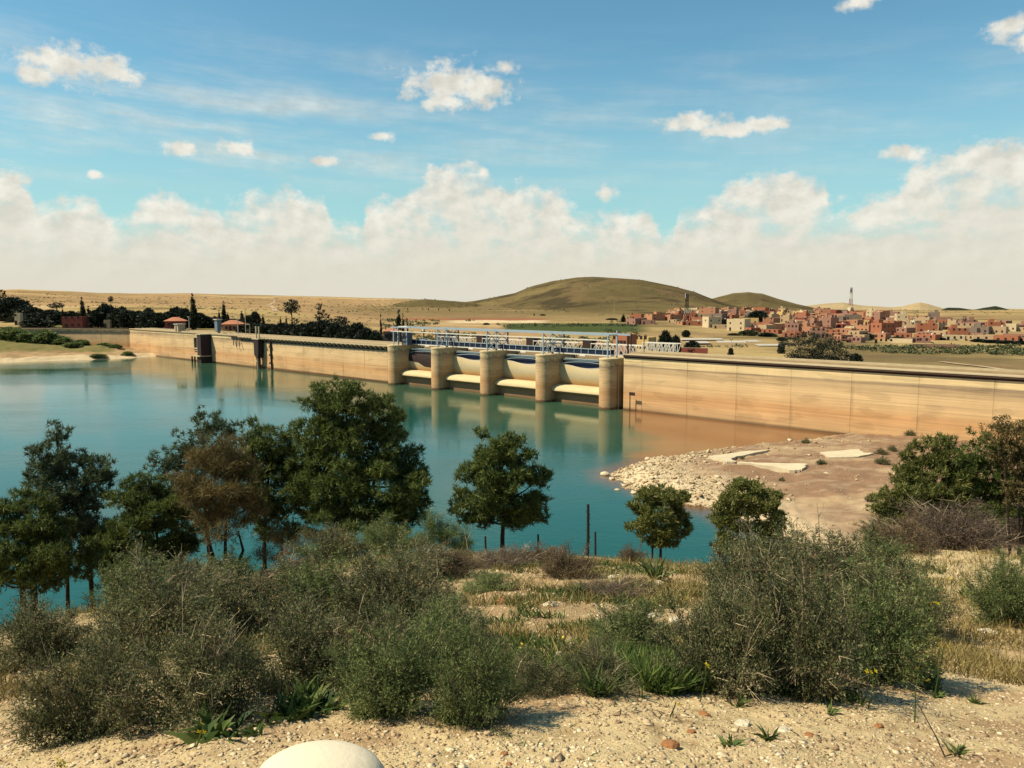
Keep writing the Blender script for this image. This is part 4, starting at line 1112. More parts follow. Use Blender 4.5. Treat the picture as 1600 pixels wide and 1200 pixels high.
# the big spreading tree on the field
p = at(1275, 566, y=232); g = gz(p.x, p.y)
bt = thing('spreading_tree', 'very broad dark tree in two tiers standing on the field in front of the town', 'tree', (p.x, p.y, g-0.2))
sc_ = 232/F; zt = lambda py: H-232*math.tan(float(th(py)))-g
lob = [(( px-1275)*sc_, R.uniform(-2, 2), zt(py), rx*sc_, rx*sc_, ry*sc_) for px, py, rx, ry in ((1262,527,22,9),(1240,533,18,8),(1282,530,20,9),(1265,540,26,8),(1300,538,16,7),(1226,538,12,6),(1258,555,28,11),(1290,552,26,12),(1310,555,18,10),(1240,560,18,9),(1322,560,9,6),(1275,562,34,8))]
V, T = crown(lob, 9000, rngF, 0.26, 0.5, 0.26, 9); tri_obj('crown', V, T, M['dark_tree'], bt)
b = MB(); b.tube([(0, 0, -0.3), (-0.3, 0, 2.5), (-2, 0.3, 6)], [0.5, 0.4, 0.15], 8); b.tube([(-0.2, 0, 2), (2.5, 0.4, 6.2)], [0.35, 0.12], 7); b.build('trunk', M['bark'], bt)

# ---------------------------------------------------------------- houses
def windows(par, xs, zs, face, w=0.9, h=1.1):
    """dark openings with a thin sill; face = ('y', value) or ('x', value)"""
    for xx in xs:
        for zz in zs:
            b = MB(); a, v = face
            if a == 'y': b.box(xx-w/2, xx+w/2, v-0.06, v+0.05, zz, zz+h)
            else: b.box(v-0.06, v+0.05, xx-w/2, xx+w/2, zz, zz+h)
            b.build('window', M['opening'], par)

def flat_house(x, y, w, d, h, colour, rot, label, group, room=False, tank=False, nwin=2, porch=False, z=None, scale_h=1.0):
    g = gz(x, y) if z is None else z
    t = thing('flat_roofed_house', label, 'house', (x, y, g-0.25), rot, group)
    W, D = w/2, d/2
    b = MB()
    for (x0, x1, y0, y1) in ((-W, W, -D, -D+0.3), (-W, W, D-0.3, D), (-W, -W+0.3, -D+0.3, D-0.3), (W-0.3, W, -D+0.3, D-0.3)):
        b.box(x0, x1, y0, y1, -1.6, h)
    b.build('wall', M['h_'+colour], t)
    MB().box(-W+0.3, W-0.3, -D+0.3, D-0.3, h-0.8, h-0.55).build('roof', M['roof_pale'], t)
    if room:
        s = 1 if R.random() < 0.5 else -1
        MB().box(s*W*0.1, s*W*0.75, -D*0.1, D*0.7, h-0.55, h+1.9).build('roof_room', M['h_'+colour], t)
    if tank: MB().tube([(W*0.5, -D*0.3, h-0.55), (W*0.5, -D*0.3, h+0.7), (W*0.5, -D*0.3, h+0.8)], [0.5, 0.5, 0.25], 10).build('water_tank', M['whitesteel'], t)
    st = max(1, int(round(h/3.2)))
    if nwin:
        zs = [1.3+3.1*k for k in range(st)]
        xs = np.linspace(-W*0.6, W*0.6, nwin)
        windows(t, xs[1:] if nwin > 1 else xs, zs[:1], ('y', -D))
        if st > 1: windows(t, xs, zs[1:], ('y', -D))
        windows(t, [0.0] if nwin < 3 else [-D*0.4, D*0.4], zs[-1:], ('x', -W))
        MB().box(xs[0]-0.55, xs[0]+0.55, -D-0.07, -D+0.05, 0.1, 2.2).build('door', M['opening'], t)
    if porch:
        MB().box(-W*0.9, W*0.9, -D-1.8, -D-0.005, 2.6, 2.85).build('porch_roof', M['h_'+colour], t)
        for s in (-0.85, 0, 0.85): MB().box(s*W-0.12, s*W+0.12, -D-1.75, -D-1.5, -1, 2.595).build('porch_post', M['h_'+colour], t)
    return t

def hip_house(px, pytop, wpx, y, label, group, wallc='dark red'):
    d = ray(px, pytop); x = d[0]/d[1]*y; top = H+d[2]/d[1]*y; g = gz(x, y); w = wpx/F*y
    t = thing('hip_roofed_house', label, 'house', (x, y, top), math.atan2(-x, y)*0.8, group)
    W = w/2; D = w*0.38; rh = w*0.17
    V = [(-W, -D, -rh), (W, -D, -rh), (W, D, -rh), (-W, D, -rh), (-W*0.25, 0, 0), (W*0.25, 0, 0)]
    MB().add(V, [(0, 1, 5, 4), (1, 2, 5), (2, 3, 4, 5), (3, 0, 4), (3, 2, 1, 0)]).build('roof', M['terracotta'], t, flat=True)
    MB().box(-W*0.86, W*0.86, -D*0.86, D*0.86, g-top-0.5, -rh-0.004).build('wall', M['h_'+wallc], t)
    MB().box(W*0.3, W*0.36, -0.3, 0.3, -rh*0.8, rh*0.2).build('chimney', M['h_salmon pink'], t)
    for s in (-0.5, 0.1, 0.6): MB().box(W*s-0.5, W*s+0.5, -D*0.86-0.05, -D*0.86+0.05, -rh-2.0, -rh-0.8).build('window', M['opening'], t)
    MB().box(-W*0.2-0.5, -W*0.2+0.5, -D*0.86-0.06, -D*0.86+0.05, -rh-2.6, -rh-0.6).build('door', M['opening'], t)
HG = 'red hip roofed houses behind the dam'
hip_house(274, 495.5, 34, 332, 'house with a bright terracotta hip roof left of the tallest cypress', HG)
hip_house(364, 500, 36, 330, 'house with a wide terracotta hip roof behind the valve guard', HG, 'salmon pink')
hip_house(477, 505.5, 30, 306, 'terracotta roofed house between the umbrella pine and the tall gum tree', HG, 'salmon pink')
hip_house(541, 509, 20, 292, 'terracotta roofed house half hidden in the hedge right of the gum trees', HG, 'salmon pink')
hip_house(612, 512, 30, 246, 'terracotta roofed house behind the control cabin on the spillway', HG, 'grey brown')
hip_house(925, 531, 40, 232, 'house with a low pale terracotta roof seen through the right end of the gantry', HG, 'tan')
def px_house(px, pytop, wpx, y, colour, label, depth=None, rot=None, **kw):
    d = ray(px, pytop); x = d[0]/d[1]*y; top = H+d[2]/d[1]*y; g = gz(x, y); w = wpx/F*y
    return flat_house(x, y, w, depth or w*0.8, top-g+0.25, colour, -0.5 if rot is None else rot, label, None, **kw)
px_house(117, 494.5, 30, 352, 'dark red', 'long low dark red building with an arched doorway above the left wing of the dam', depth=6, rot=0.1, nwin=3)
px_house(168, 500, 9, 345, 'tan', 'tiny grey kiosk with a red side on the crest at the bend of the dam', depth=2.5, rot=0.2, nwin=1)
px_house(29, 489, 8, 380, 'cream', 'small pale gate house beside the road at the left edge', depth=3, rot=0.1, nwin=1)
px_house(151, 496.5, 24, 372, 'cream', 'long low pale building behind the red building at the left', depth=5, rot=0.1, nwin=2)
px_house(979, 522, 20, 232, 'terracotta', 'bright orange red building with ribbed front beside the right end of the gantry', depth=5, rot=-0.75, nwin=3)
px_house(1008, 526.5, 26, 262, 'ochre yellow', 'two-storey yellow house with small dark windows right of the orange red building', depth=5, rot=-0.7, nwin=3)
px_house(967, 524, 8, 262, 'salmon pink', 'narrow pink building hidden behind the orange red building', depth=4, rot=-0.7, nwin=1)
# grey sheet roofed sheds
def shed(px, py, wpx, y, label, rot=0.15, dep=7):
    d = ray(px, py); x = d[0]/d[1]*y; top = H+d[2]/d[1]*y; g = gz(x, y); w = wpx/F*y
    t = thing('farm_shed', label, 'shed', (x, y, g-0.2), rot, 'grey roofed sheds in front of the town')
    hh = top-g+0.2
    MB().box(-w/2+0.3, w/2-0.3, -dep/2+0.3, dep/2-0.3, -0.5, hh-0.55).build('wall', M['h_rosy brown'], t)
    MB().prism([(-dep/2, hh-0.545), (dep/2, hh-0.1), (dep/2, hh+0.05), (-dep/2, hh-0.40)], 'x', -w/2, w/2).build('roof', M['metalroof'], t)
    for k in range(4): MB().box(-w/2+(k+0.5)*w/4-0.8, -w/2+(k+0.5)*w/4+0.8, -dep/2+0.22, -dep/2+0.33, 0.2, hh-1.0).build('opening', M['opening'], t)
shed(1096, 529, 68, 385, 'longest grey sheet roofed shed, left of the others', 0.1, 5)
shed(1091, 534, 34, 355, 'short pale roofed shed in front of the longest shed')
shed(1143, 533, 44, 372, 'grey roofed shed with a sloping roof line in the middle of the sheds', -0.1)
shed(1176, 532, 22, 376, 'small pinkish shed with a grey roof right of the middle shed', 0.2)
shed(1203, 538, 42, 345, 'low dark walled shed with a thin roof nearest the big spreading tree', 0.1, 5)
# boundary walls on the field
def low_wall(px0, px1, py, y, label, col='rosy brown', hgt=1.6):
    a = at(px0, py, y=y); c = at(px1, py, y=y*0.985); g0 = gz(a.x, a.y); g1 = gz(c.x, c.y)
    t = thing('boundary_wall', label, 'wall', (a.x, a.y, g0))
    L = math.hypot(c.x-a.x, c.y-a.y); t.rotation_euler = (0, 0, math.atan2(c.y-a.y, c.x-a.x))
    MB().box(0, L, -0.15, 0.15, -1.5, hgt).build('wall', M['h_'+col], t); MB().box(-0.05, L+0.05, -0.2, 0.2, hgt+0.002, hgt+0.12).build('coping', M['roof_pale'], t)
low_wall(1052, 1106, 545, 300, 'dark reddish boundary wall below the grey sheds', 'dark red', 2.2)
low_wall(1425, 1500, 548, 330, 'long low tan wall along the field at the right')
low_wall(1390, 1425, 541, 372, 'white yard wall beside the pale house at the right', 'cream', 2.0)

# ---- the town
rT = random.Random(21)
cols = list(HOUSE_COL); wts = [24, 22, 20, 10, 6, 9, 4, 20]
town = []
yy = 372.0
def ymax(q): return float(np.interp(q, [968, 1030, 1060, 1110, 1300, 1380, 1440, 1500, 1600], [640, 760, 980, 1050, 960, 820, 700, 600, 560]))
def ymin(q): return float(np.interp(q, [968, 1030, 1090, 1140, 1200, 1240, 1300, 1640], [600, 590, 540, 470, 470, 430, 372, 372]))
while yy < 1060:
    step = 10.5+yy*0.021
    q = 968+rT.uniform(0, 12)
    while q < 1640:
        w = rT.uniform(6, 11.5)*(1+0.15*(yy > 650))
        qq = q; y = yy+rT.uniform(-4, 4); x = (qq-800)/F/1.004*y
        q += (w*rT.uniform(0.85, 1.35)+0.6)*F/y
        if ymin(qq) <= y <= ymax(qq) and rT.random() > 0.05:
            town.append((x, y, w, qq))
    yy += step
print('town candidates', len(town)); rT.shuffle(town)
town = sorted(town[:274], key=lambda t: t[1])
recs = []
for x, y, w, q in town:
    c = rT.choices(cols, wts)[0]
    if q > 1400 and c in ('salmon pink', 'dark red'): c = rT.choice(['tan', 'rosy brown', 'terracotta'])
    st = rT.choices([1, 2, 3], [58, 35, 7])[0]
    if y < 400: st = min(st, 1)
    recs.append(dict(x=x, y=y, w=w, q=q, c=c, st=st, h={1: rT.uniform(2.5, 3.4), 2: rT.uniform(4.4, 5.6), 3: rT.uniform(6.6, 7.6)}[st],
                room=st > 1 and rT.random() < 0.35, tank=rT.random() < 0.14))
def tzone(r):
    q = r['q']
    h_ = 'left of lattice mast' if q < 1068 else 'right of lattice mast' if q < 1175 else 'left of tall mast' if q < 1335 else 'right of tall mast' if q < 1470 else 'far right'
    v_ = 'front' if r['y'] < 470 else 'middle' if r['y'] < 640 else 'back'
    return h_, v_
STW = {1: 'low', 2: 'two-storey', 3: 'three-storey'}
groups = {}
for r in recs:
    h_, v_ = tzone(r); r['hz'], r['vz'] = h_, v_
    ft = ' with roof room' if r['room'] else ' with water tank' if r['tank'] else ''
    r['key'] = (STW[r['st']], r['c'], ft, h_, v_); groups.setdefault(r['key'], []).append(r)
for k, g_ in groups.items():
    g_.sort(key=lambda r: r['q'])
    for i, r in enumerate(g_):
        base = '%s %s house%s, %s rows, %s' % (k[0], k[1], k[2], k[4], k[3])
        r['label'] = base if len(g_) == 1 else ('%s of %d ' % (ORD[i], len(g_)))+'%s %s houses%s, %s rows, %s' % (k[0], k[1], k[2], k[4], k[3])
        if len(g_) > 1 and i == 0: r['label'] = 'leftmost of %d %s %s houses%s, %s rows, %s' % (len(g_), k[0], k[1], k[2], k[4], k[3])
for r in recs:
    flat_house(r['x'], r['y'], r['w'], r['w']*rT.uniform(0.6, 1.0), r['h'], r['c'], rT.choice([-0.75, -0.6, -0.9, -0.3, 0.45])+rT.uniform(-0.08, 0.08), r['label'], 'flat roofed town houses',
               room=r['room'], tank=r['tank'], nwin=(3 if r['y'] < 470 else 2 if r['y'] < 640 else 1))
px_house(1307, 540, 42, 362, 'terracotta', 'bright orange house with a dark porch in the front row below the tall mast', depth=7, rot=-0.1, nwin=3, porch=True)
px_house(1378, 537, 36, 366, 'salmon pink', 'long orange pink house with three openings right of the dark round tree', depth=7, rot=-0.25, nwin=4)
px_house(1426, 536, 18, 372, 'cream', 'small white house standing between dark bushes at the right', depth=6, rot=-0.3, nwin=2)
px_house(1108, 480.5, 26, 760, 'salmon pink', 'tall pink block highest in the town, right of the lattice mast', depth=10, rot=-0.6, nwin=2)
px_house(1203, 486.5, 15, 800, 'dark red', 'bright red cube house in the back rows above the large town tree', depth=9, rot=-0.6, nwin=1)
px_house(1302, 497.5, 12, 760, 'dark red', 'bright red cube house in the back rows left of the tall mast', depth=8, rot=-0.5, nwin=1)
px_house(1260, 500, 16, 640, 'terracotta', 'tall brick red block in the middle of town left of the tall mast', depth=9, rot=-0.7, nwin=1)
px_house(1426, 502, 26, 640, 'grey brown', 'dark grey purple block in the back rows at the right', depth=10, rot=-0.6, nwin=2)
px_house(1174, 484, 14, 900, 'cream', 'cream mosque-like house with a small turret on the far rise', depth=9, rot=-0.5, nwin=1, room=True)
px_house(1001, 499, 15, 640, 'cream', 'cream house at the near left end of the town', depth=8, rot=-0.6, nwin=2)
# mosque domes and arched gate are left to the houses above; red block rows under the hill
def farm(px, pyt, wpx, y, col, lab):
    px_house(px, pyt, wpx, y, col, lab, depth=6, rot=-0.1, nwin=1)
farm(640, 494.5, 6, 900, 'tan', 'tiny block house at the left end of the far red walls below the hill')
farm(705, 497, 7, 880, 'cream', 'tiny pale house in the far row, left of the cream strip')
farm(688, 497, 6, 880, 'terracotta', 'tiny red house in the far row between two pale ones')
farm(672, 497.5, 5, 880, 'cream', 'tiny pale house second along the far row below the hill')
farm(838, 499, 10, 760, 'grey brown', 'dark barn at the right end of the cream strip below the hill')
far_tree('ro', 848, 497, 8, 770, 'dark trees bunched beside the dark barn below the hill', TT)
far_tree('ro', 760, 508, 9, 560, 'lone dark tree on the edge of the green field', TT)
farm(1000, 465.0, 12, 1500, 'grey brown', 'dark walled enclosure alone on the slope of the big hill')

# ---- masts and poles
def lattice(t, h, w0, w1, bands, legs=4):
    z = 0
    for (f, mat) in bands:
        z1 = z+f*h; b = MB()
        n = max(1, int((z1-z)/ (w0*1.3)))
        W = lambda q_: (w0+(w1-w0)*q_/h)/2
        for k in range(n):
            a, c = z+(z1-z)*k/n, z+(z1-z)*(k+1)/n
            wa, wc = W(a), W(c); ca = [(-wa, -wa), (wa, -wa), (wa, wa), (-wa, wa)]; cc = [(-wc, -wc), (wc, -wc), (wc, wc), (-wc, wc)]
            for i in range(4):
                j = (i+1) % 4
                b.bar((*ca[i], a), (*cc[i], c), 0.30); b.bar((*ca[i], a), (*cc[j], c), 0.2); b.bar((*cc[i], c), (*cc[j], c), 0.2)
        b.build('mast_section', M[mat], t); z = z1
def mast(px, pytop, y, w0, w1, label, bands):
    d = ray(px, pytop); x = d[0]/d[1]*y; g = gz(x, y); h = H+d[2]/d[1]*y-g
    t = thing('radio_mast', label, 'mast', (x, y, g-0.3), 0.4, 'masts over the town'); lattice(t, h, w0, w1, bands); return t, h
t, h = mast(1330.5, 449, 880, 3.4, 1.2, 'tall red and white lattice mast above the middle of the town', [(0.30, 'whitesteel'), (0.28, 'redpaint'), (0.17, 'whitesteel'), (0.25, 'darksteel')])
MB().prism([(-4.2, -1), (4.2, -1), (1.9, 6.5), (-1.9, 6.5)], 'y', -2.2, 2.2).build('base', M['roof_pale'], t)
t, h = mast(1073.5, 459, 640, 2.6, 1.6, 'grey brown lattice mast at the left side of the town', [(0.3, 'darksteel'), (0.2, 'metalroof'), (0.5, 'darksteel')])
for zz in (0.86, 0.94): MB().box(-1.6, 1.6, -0.3, 0.3, h*zz, h*zz+2).build('antenna', M['metalroof'], t)
def pole(px, pytop, y, label, arm=True):
    d = ray(px, pytop); x = d[0]/d[1]*y; g = gz(x, y); h = H+d[2]/d[1]*y-g
    t = thing('utility_pole', label, 'pole', (x, y, g-0.2), R.uniform(0, 1), 'utility poles beyond the dam')
    MB().tube([(0, 0, 0), (0, 0, h)], [0.16, 0.10], 6).build('pole', M['metalroof'], t)
    if arm: MB().box(-0.9, 0.9, -0.07, 0.07, h-0.7, h-0.55).build('arm', M['darksteel'], t)
for a in [(1143, 527, 300, 'pole on the field right of the dark reddish wall'), (960, 468, 700, 'thin tall pole in front of the big hill'), (1465, 500, 640, 'thin pole above the roofs at the right of town'), (1592, 508, 600, 'thin pole at the right edge of town'),
          (1049, 540, 240, 'pole beside the dark tree by the yellow house'), (79, 477, 420, 'pole on the tree covered rise at the left'), (26, 487, 380, 'pale pole beside the gate house at the left edge'), (1105, 452, 1900, 'pole on the shoulder of the big hill against the sky')]:
    pole(*a)

# roads as thin sheets on the plain
def road(name, pts, w, mat):
    P = [ground_hit(*p, y0=p2) if False else ground_hit(*p) for p in pts for p2 in (0,)]
    fine = []
    for a, c in zip(P[:-1], P[1:]):
        for k in range(10):
            q_ = a.lerp(c, k/10); fine.append((q_.x, q_.y))
    fine.append((P[-1].x, P[-1].y)); fine = np.array(fine)
    tg = np.gradient(fine, axis=0); nn = np.stack([-tg[:, 1], tg[:, 0]], 1); nn /= np.linalg.norm(nn, axis=1, keepdims=True)+1e-9
    X = np.stack([fine[:, 0]+nn[:, 0]*w*s for s in (-0.5, 0, 0.5)], 1); Y = np.stack([fine[:, 1]+nn[:, 1]*w*s for s in (-0.5, 0, 0.5)], 1)
    Z = ground_z(X, Y)+0.25
    structure(link_mesh(name, grid_mesh(name, X, Y, Z), mat))
road('track', [(430, 487), (428, 482), (418, 477), (427, 473), (429, 470)], 4, M['h_tan'])
road('road', [(0, 501), (25, 497), (45, 494.5)], 5, M['track'])
road('road', [(1470, 566), (1500, 570), (1530, 573), (1580, 580)], 2.2, M['h_tan'])

# scrub nobody could count
def scrub():
    rg = np.random.default_rng(77); P = []; S_ = []
    while len(P) < 3600:
        u = rg.random()
        if u < 0.30: q = rg.uniform(1040, 1650); y = rg.uniform(190, 340)
        elif u < 0.6: q = rg.uniform(600, 1000); y = rg.uniform(230, 620)
        elif u < 0.85: q = rg.uniform(-60, 640); y = rg.uniform(360, 1500)
        else: q = rg.uniform(560, 1640); y = rg.uniform(800, 1900)
        x = (q-800)/F*y
        if vnoise(x/40, y/40, 7) < 0.42: continue
        if behind(np.array(x), np.array(y)) < 14: continue
        P.append((x, y)); S_.append(rg.uniform(0.5, 1.5)*(1+y/900)*(1.2 if u < 0.30 and y < 300 else 1)*(0.6 if u > 0.6 else 1))
    P = np.array(P); S_ = np.array(S_); Z = ground_z(P[:, 0], P[:, 1])
    k = 16; n = len(P)
    u = unit(rg.normal(0, 1, (n, k, 3))); u[..., 2] = np.abs(u[..., 2])
    c = np.stack([P[:, 0], P[:, 1], Z], 1)[:, None, :]+u*S_[:, None, None]*np.array((0.9, 0.9, 0.62))*rg.uniform(0.3, 1, (n, k, 1))
    sz = np.repeat(S_, k)[:, None]
    D = u.reshape(-1, 3); s = unit(np.cross(D, rg.normal(0, 1, D.shape))); C0 = c.reshape(-1, 3)
    V = np.stack([C0-s*sz*0.22, C0+s*sz*0.22, C0+unit(D+rg.normal(0, .5, D.shape))*sz*0.5], 1).reshape(-1, 3)
    o = tri_obj('scrub', V, np.arange(len(V)).reshape(-1, 3), M['olive_tree']); o['kind'] = 'stuff'
    tag(o, 'low dark scrub dotted over the plain and hills', 'scrub')
scrub()


# ---------------------------------------------------------------- mud flat: slabs, rubble, small shrubs
def slab(pts, h, label):
    P = [at(px, py, z=1.2) for px, py in pts]; c = sum((Vector(p) for p in P), Vector())/len(P)
    zs = [nz(p.x, p.y) for p in P]; c.z = sum(zs)/len(zs)
    pl = []
    for a, b in zip(P, P[1:]+P[:1]):
        for k in range(5):
            q = a.lerp(b, k/5); pl.append((q.x-c.x+R.uniform(-.18, .18), q.y-c.y+R.uniform(-.18, .18)))
    m_ = MB(); n_ = len(pl); zz = np.array([nz(q[0]+c.x, q[1]+c.y)-c.z for q in pl]); A_ = np.c_[np.array(pl), np.ones(n_)]
    zz = A_ @ np.linalg.lstsq(A_, zz, rcond=None)[0]+0.10
    m_.add([(q[0], q[1], z-0.4) for q, z in zip(pl, zz)]+[(q[0], q[1], z+h) for q, z in zip(pl, zz)], [(i, (i+1) % n_, n_+(i+1) % n_, n_+i) for i in range(n_)]+[tuple(n_+i for i in range(n_))])
    t = m_.build('concrete_slab', M['paleslab'], None, c, flat=True)
    tag(t, label, 'slab', 'broken concrete slabs on the mud flat')
slab([(1282, 712), (1340, 710), (1352, 717), (1366, 718), (1340, 723), (1296, 722)], 0.10, 'pale square concrete slab in the middle of the mud flat')
slab([(1105, 716), (1170, 706), (1205, 705), (1162, 715), (1142, 721), (1150, 729), (1132, 728), (1118, 722)], 0.12, 'pale strip of broken paving along the upper shore of the mud flat')
slab([(1150, 731), (1180, 733), (1262, 737), (1256, 744), (1242, 746), (1205, 739)], 0.22, 'long low concrete kerb slab with a dark broken corner on the mud flat')


def stones(P, S, rg, flat=0.65):
    """lumpy little stones, one island each"""
    n = len(P)
    base = np.array([(1, 0, 0), (-1, 0, 0), (0, 1, 0), (0, -1, 0), (0, 0, 1), (0, 0, -1), (.62, .62, .55), (-.62, .62, .55), (-.62, -.62, .55), (.62, -.62, .55)], float)
    tris = np.array([(0, 6, 9), (2, 7, 6), (1, 8, 7), (3, 9, 8), (4, 6, 7), (4, 7, 8), (4, 8, 9), (4, 9, 6), (0, 2, 6), (2, 1, 7), (1, 3, 8), (3, 0, 9)])
    jit = base[None]*rg.uniform(0.45, 1.25, (n, 10, 1))+rg.normal(0, 0.16, (n, 10, 3))
    sc = np.stack([rg.uniform(0.75, 1.35, n), rg.uniform(0.75, 1.35, n), rg.uniform(0.45, 0.9, n)*flat/0.65], 1)[:, None, :]*S[:, None, None]
    a = rg.uniform(0, 6.28, n); ca, sa = np.cos(a)[:, None], np.sin(a)[:, None]
    q = jit*sc; q = np.stack([q[..., 0]*ca-q[..., 1]*sa, q[..., 0]*sa+q[..., 1]*ca, q[..., 2]], -1)
    V = (q+P[:, None, :]).reshape(-1, 3); T = (tris[None]+np.arange(n)[:, None, None]*10).reshape(-1, 3)
    return V, T


def rubble():
    rg = np.random.default_rng(31); P = []
    X = rg.uniform(8, 50, 90000); Y = rg.uniform(74, 119, 90000)
    s = poly_sd(MUD, X, Y)
    w = np.where((X < 27) & (Y < 104), np.exp(-np.maximum(s-2, 0)/5.0), 0)+0.5*np.exp(-np.abs(s)/0.8)*(Y > 90)+0.05*(1+np.sin(X*0.9+Y*0.4))
    k = (s > -0.5) & (rg.random(90000) < w*0.6) & (behind(X, Y) < -0.5)
    X, Y = X[k], Y[k]; S_ = np.exp(rg.normal(-2.75, 0.62, len(X))); S_ = np.clip(S_, 0.04, 0.36)*np.where(s[k] < 9, 1, 0.6)
    P = np.stack([X, Y, near_z(X, Y)+S_*0.15], 1)
    V, T = stones(P, S_, rg); o = tri_obj('rubble', V, T, M['gravel']); o['kind'] = 'stuff'; tag(o, 'pale broken stones heaped along the tip of the mud flat', 'rubble')
rubble()


def boulder_mesh(seed, sx, sy, sz):
    import bmesh
    rg = random.Random(seed); bm = bmesh.new(); bmesh.ops.create_icosphere(bm, subdivisions=3, radius=1)
    for v in bm.verts:
        n = fbm(v.co.x*1.3+seed, v.co.y*1.3+v.co.z*0.9, 3, seed)*0.42
        v.co = Vector((v.co.x*sx, v.co.y*sy, max(v.co.z, -0.5)*sz))*(1+float(n))
    me = bpy.data.meshes.new('rock'); bm.to_mesh(me); bm.free()
    return me
def rock(px, py, wpx, label, mat='palerock', hr=0.6, z0=None, group=None, name='rock', sink=0.3):
    p = near_hit(px, py) if z0 is None else at(px, py, z=z0)
    s = wpx/F*p.y/2
    o = link_mesh(name, boulder_mesh(int(px), s, s*R.uniform(0.7, 0.95), s*hr), M[mat], None, (p.x, p.y, p.z+s*hr*sink)); o.rotation_euler = (0, 0, R.uniform(-0.5, 0.5))
    for pl in o.data.polygons: pl.use_smooth = False
    return tag(o, label, 'rock', group)
BG = 'boulders in the water off the mud flat'
rock(945, 742, 15, 'largest pale boulder at the very tip of the mud flat', 'paleslab', 0.6, 0, BG, 'boulder')
rock(956, 749, 10, 'pale boulder just right of the boulder at the tip', 'paleslab', 0.6, 0, BG, 'boulder')
rock(964, 766, 9, 'small boulder alone in the water below the tip', 'paleslab', 0.5, 0, BG, 'boulder')
rock(975, 759, 9, 'small boulder at the water edge below the tip', 'paleslab', 0.5, 0, BG, 'boulder')
rock(990, 771, 10, 'boulder along the lower shore of the mud flat', 'paleslab', 0.6, 0, BG, 'boulder')
rock(1012, 718, 10, 'boulder on the upper shore of the mud flat', 'paleslab', 0.6, 0.2, BG, 'boulder')

# ---------------------------------------------------------------- shrubs
rngN = np.random.default_rng(9)
def proto_shrub(name, leafm, n_st=48, n_tw=1800, n_lf=20000, w=0.55, h=0.85, L=0.026, W=0.012, dead=110, open_=0.35, up=0.15):
    r = thing(name, 'x', 'shrub')
    b = MB(); pts = []
    for k in range(n_st):
        a = rngN.uniform(0, 6.283); e = math.acos(rngN.uniform(0.05, 1.0))
        rr = rngN.uniform(0.7, 1.08)*(1+0.22*math.sin(a*3+1)+0.12*math.sin(a*5))
        end = np.array((math.cos(a)*math.sin(e)*w*rr, math.sin(a)*math.sin(e)*w*rr, 0.03+math.cos(e)*h*rr))
        mid = end*0.5+rngN.normal(0, 0.05, 3)+np.array((0, 0, 0.07)); st = np.array((math.cos(a)*0.06, math.sin(a)*0.06, -0.06))
        t = np.linspace(0, 1, 7)[:, None]; P = st*(1-t)**2+2*mid*t*(1-t)+end*t*t; P = P+rngN.normal(0, 0.012, P.shape)
        b.tube(P, [0.0055*(1-0.85*x)+0.0008 for x in np.linspace(0, 1, 7)], 3, False); pts.append(P)
    A = np.array(pts)                                   # stems, 7 points
    i = rngN.integers(0, n_st, n_tw); f = 6-4.6*rngN.uniform(0, 1, n_tw)**1.5; j = np.minimum(f.astype(int), 5); u = (f-j)[:, None]
    tp = A[i, j]*(1-u)+A[i, j+1]*u; td = unit(unit(A[i, 6]-A[i, 0])*0.7+np.array((0, 0, up))+rngN.normal(0, 0.8, (n_tw, 3)))
    tl = rngN.uniform(0.07, 0.20, (n_tw, 1))
    V, T = leaf_cloud(tp, td, 0.18, 0.006, rngN, 0.05); tri_obj('twigs', V, T, M['twig'], r)
    k = rngN.integers(0, n_tw, n_lf); g = rngN.uniform(0.05, 1.05, (n_lf, 1))
    lp = tp[k]+td[k]*tl[k]*g+rngN.normal(0, 0.012, (n_lf, 3))
    # leafy mounds make up the outer shape
    lob = [(0, 0, h*0.52, w*0.72, w*0.72, h*0.46)]
    for q in range(9):
        a_ = q*0.7+rngN.uniform(-.2, .2); rr = w*rngN.uniform(0.45, 0.75); lob.append((math.cos(a_*1.0)*rr, math.sin(a_*1.0)*rr, h*rngN.uniform(0.22, 0.62), w*rngN.uniform(0.28, 0.42), w*rngN.uniform(0.28, 0.42), h*rngN.uniform(0.2, 0.36)))
    V2, T2 = crown(lob, int(n_lf*0.34), rngN, 0.34, L, W, 14, (0.35, 1.0))
    V1, T1 = leaf_cloud(lp, td[k], L, W, rngN, 0.9)
    V = np.concatenate([V1, V2]); V[:, 2] = np.maximum(V[:, 2], -0.02); T = np.concatenate([T1, T2+len(V1)])
    tri_obj('leaves', V, T, M[leafm], r)
    nf = len(b.f)
    for q in range(dead):                                # bleached dead twigs among the branches
        k_ = rngN.integers(0, n_st); p0 = A[k_, 4]; d = unit(A[k_, 6]-A[k_, 0]+rngN.normal(0, .35, 3)*w)
        l = rngN.uniform(0.15, 0.42); p1 = p0+d*l*0.5+rngN.normal(0, .02, 3); p2 = p0+d*l+rngN.normal(0, .05, 3)+np.array((0, 0, -0.03))
        b.tube([p0, p1, p2], [0.0038, 0.0026, 0.001], 3, False)
        s2 = unit(d+rngN.normal(0, .7, 3)); b.tube([p1, p1+s2*l*0.4], [0.003, 0.0008], 3, False)
    ob = b.build('branches', M['twig'], r); ob.data.materials.append(M['deadwood'])
    mi = np.zeros(len(ob.data.polygons), np.int32); mi[nf:] = 1; ob.data.polygons.foreach_set('material_index', mi)
    return r
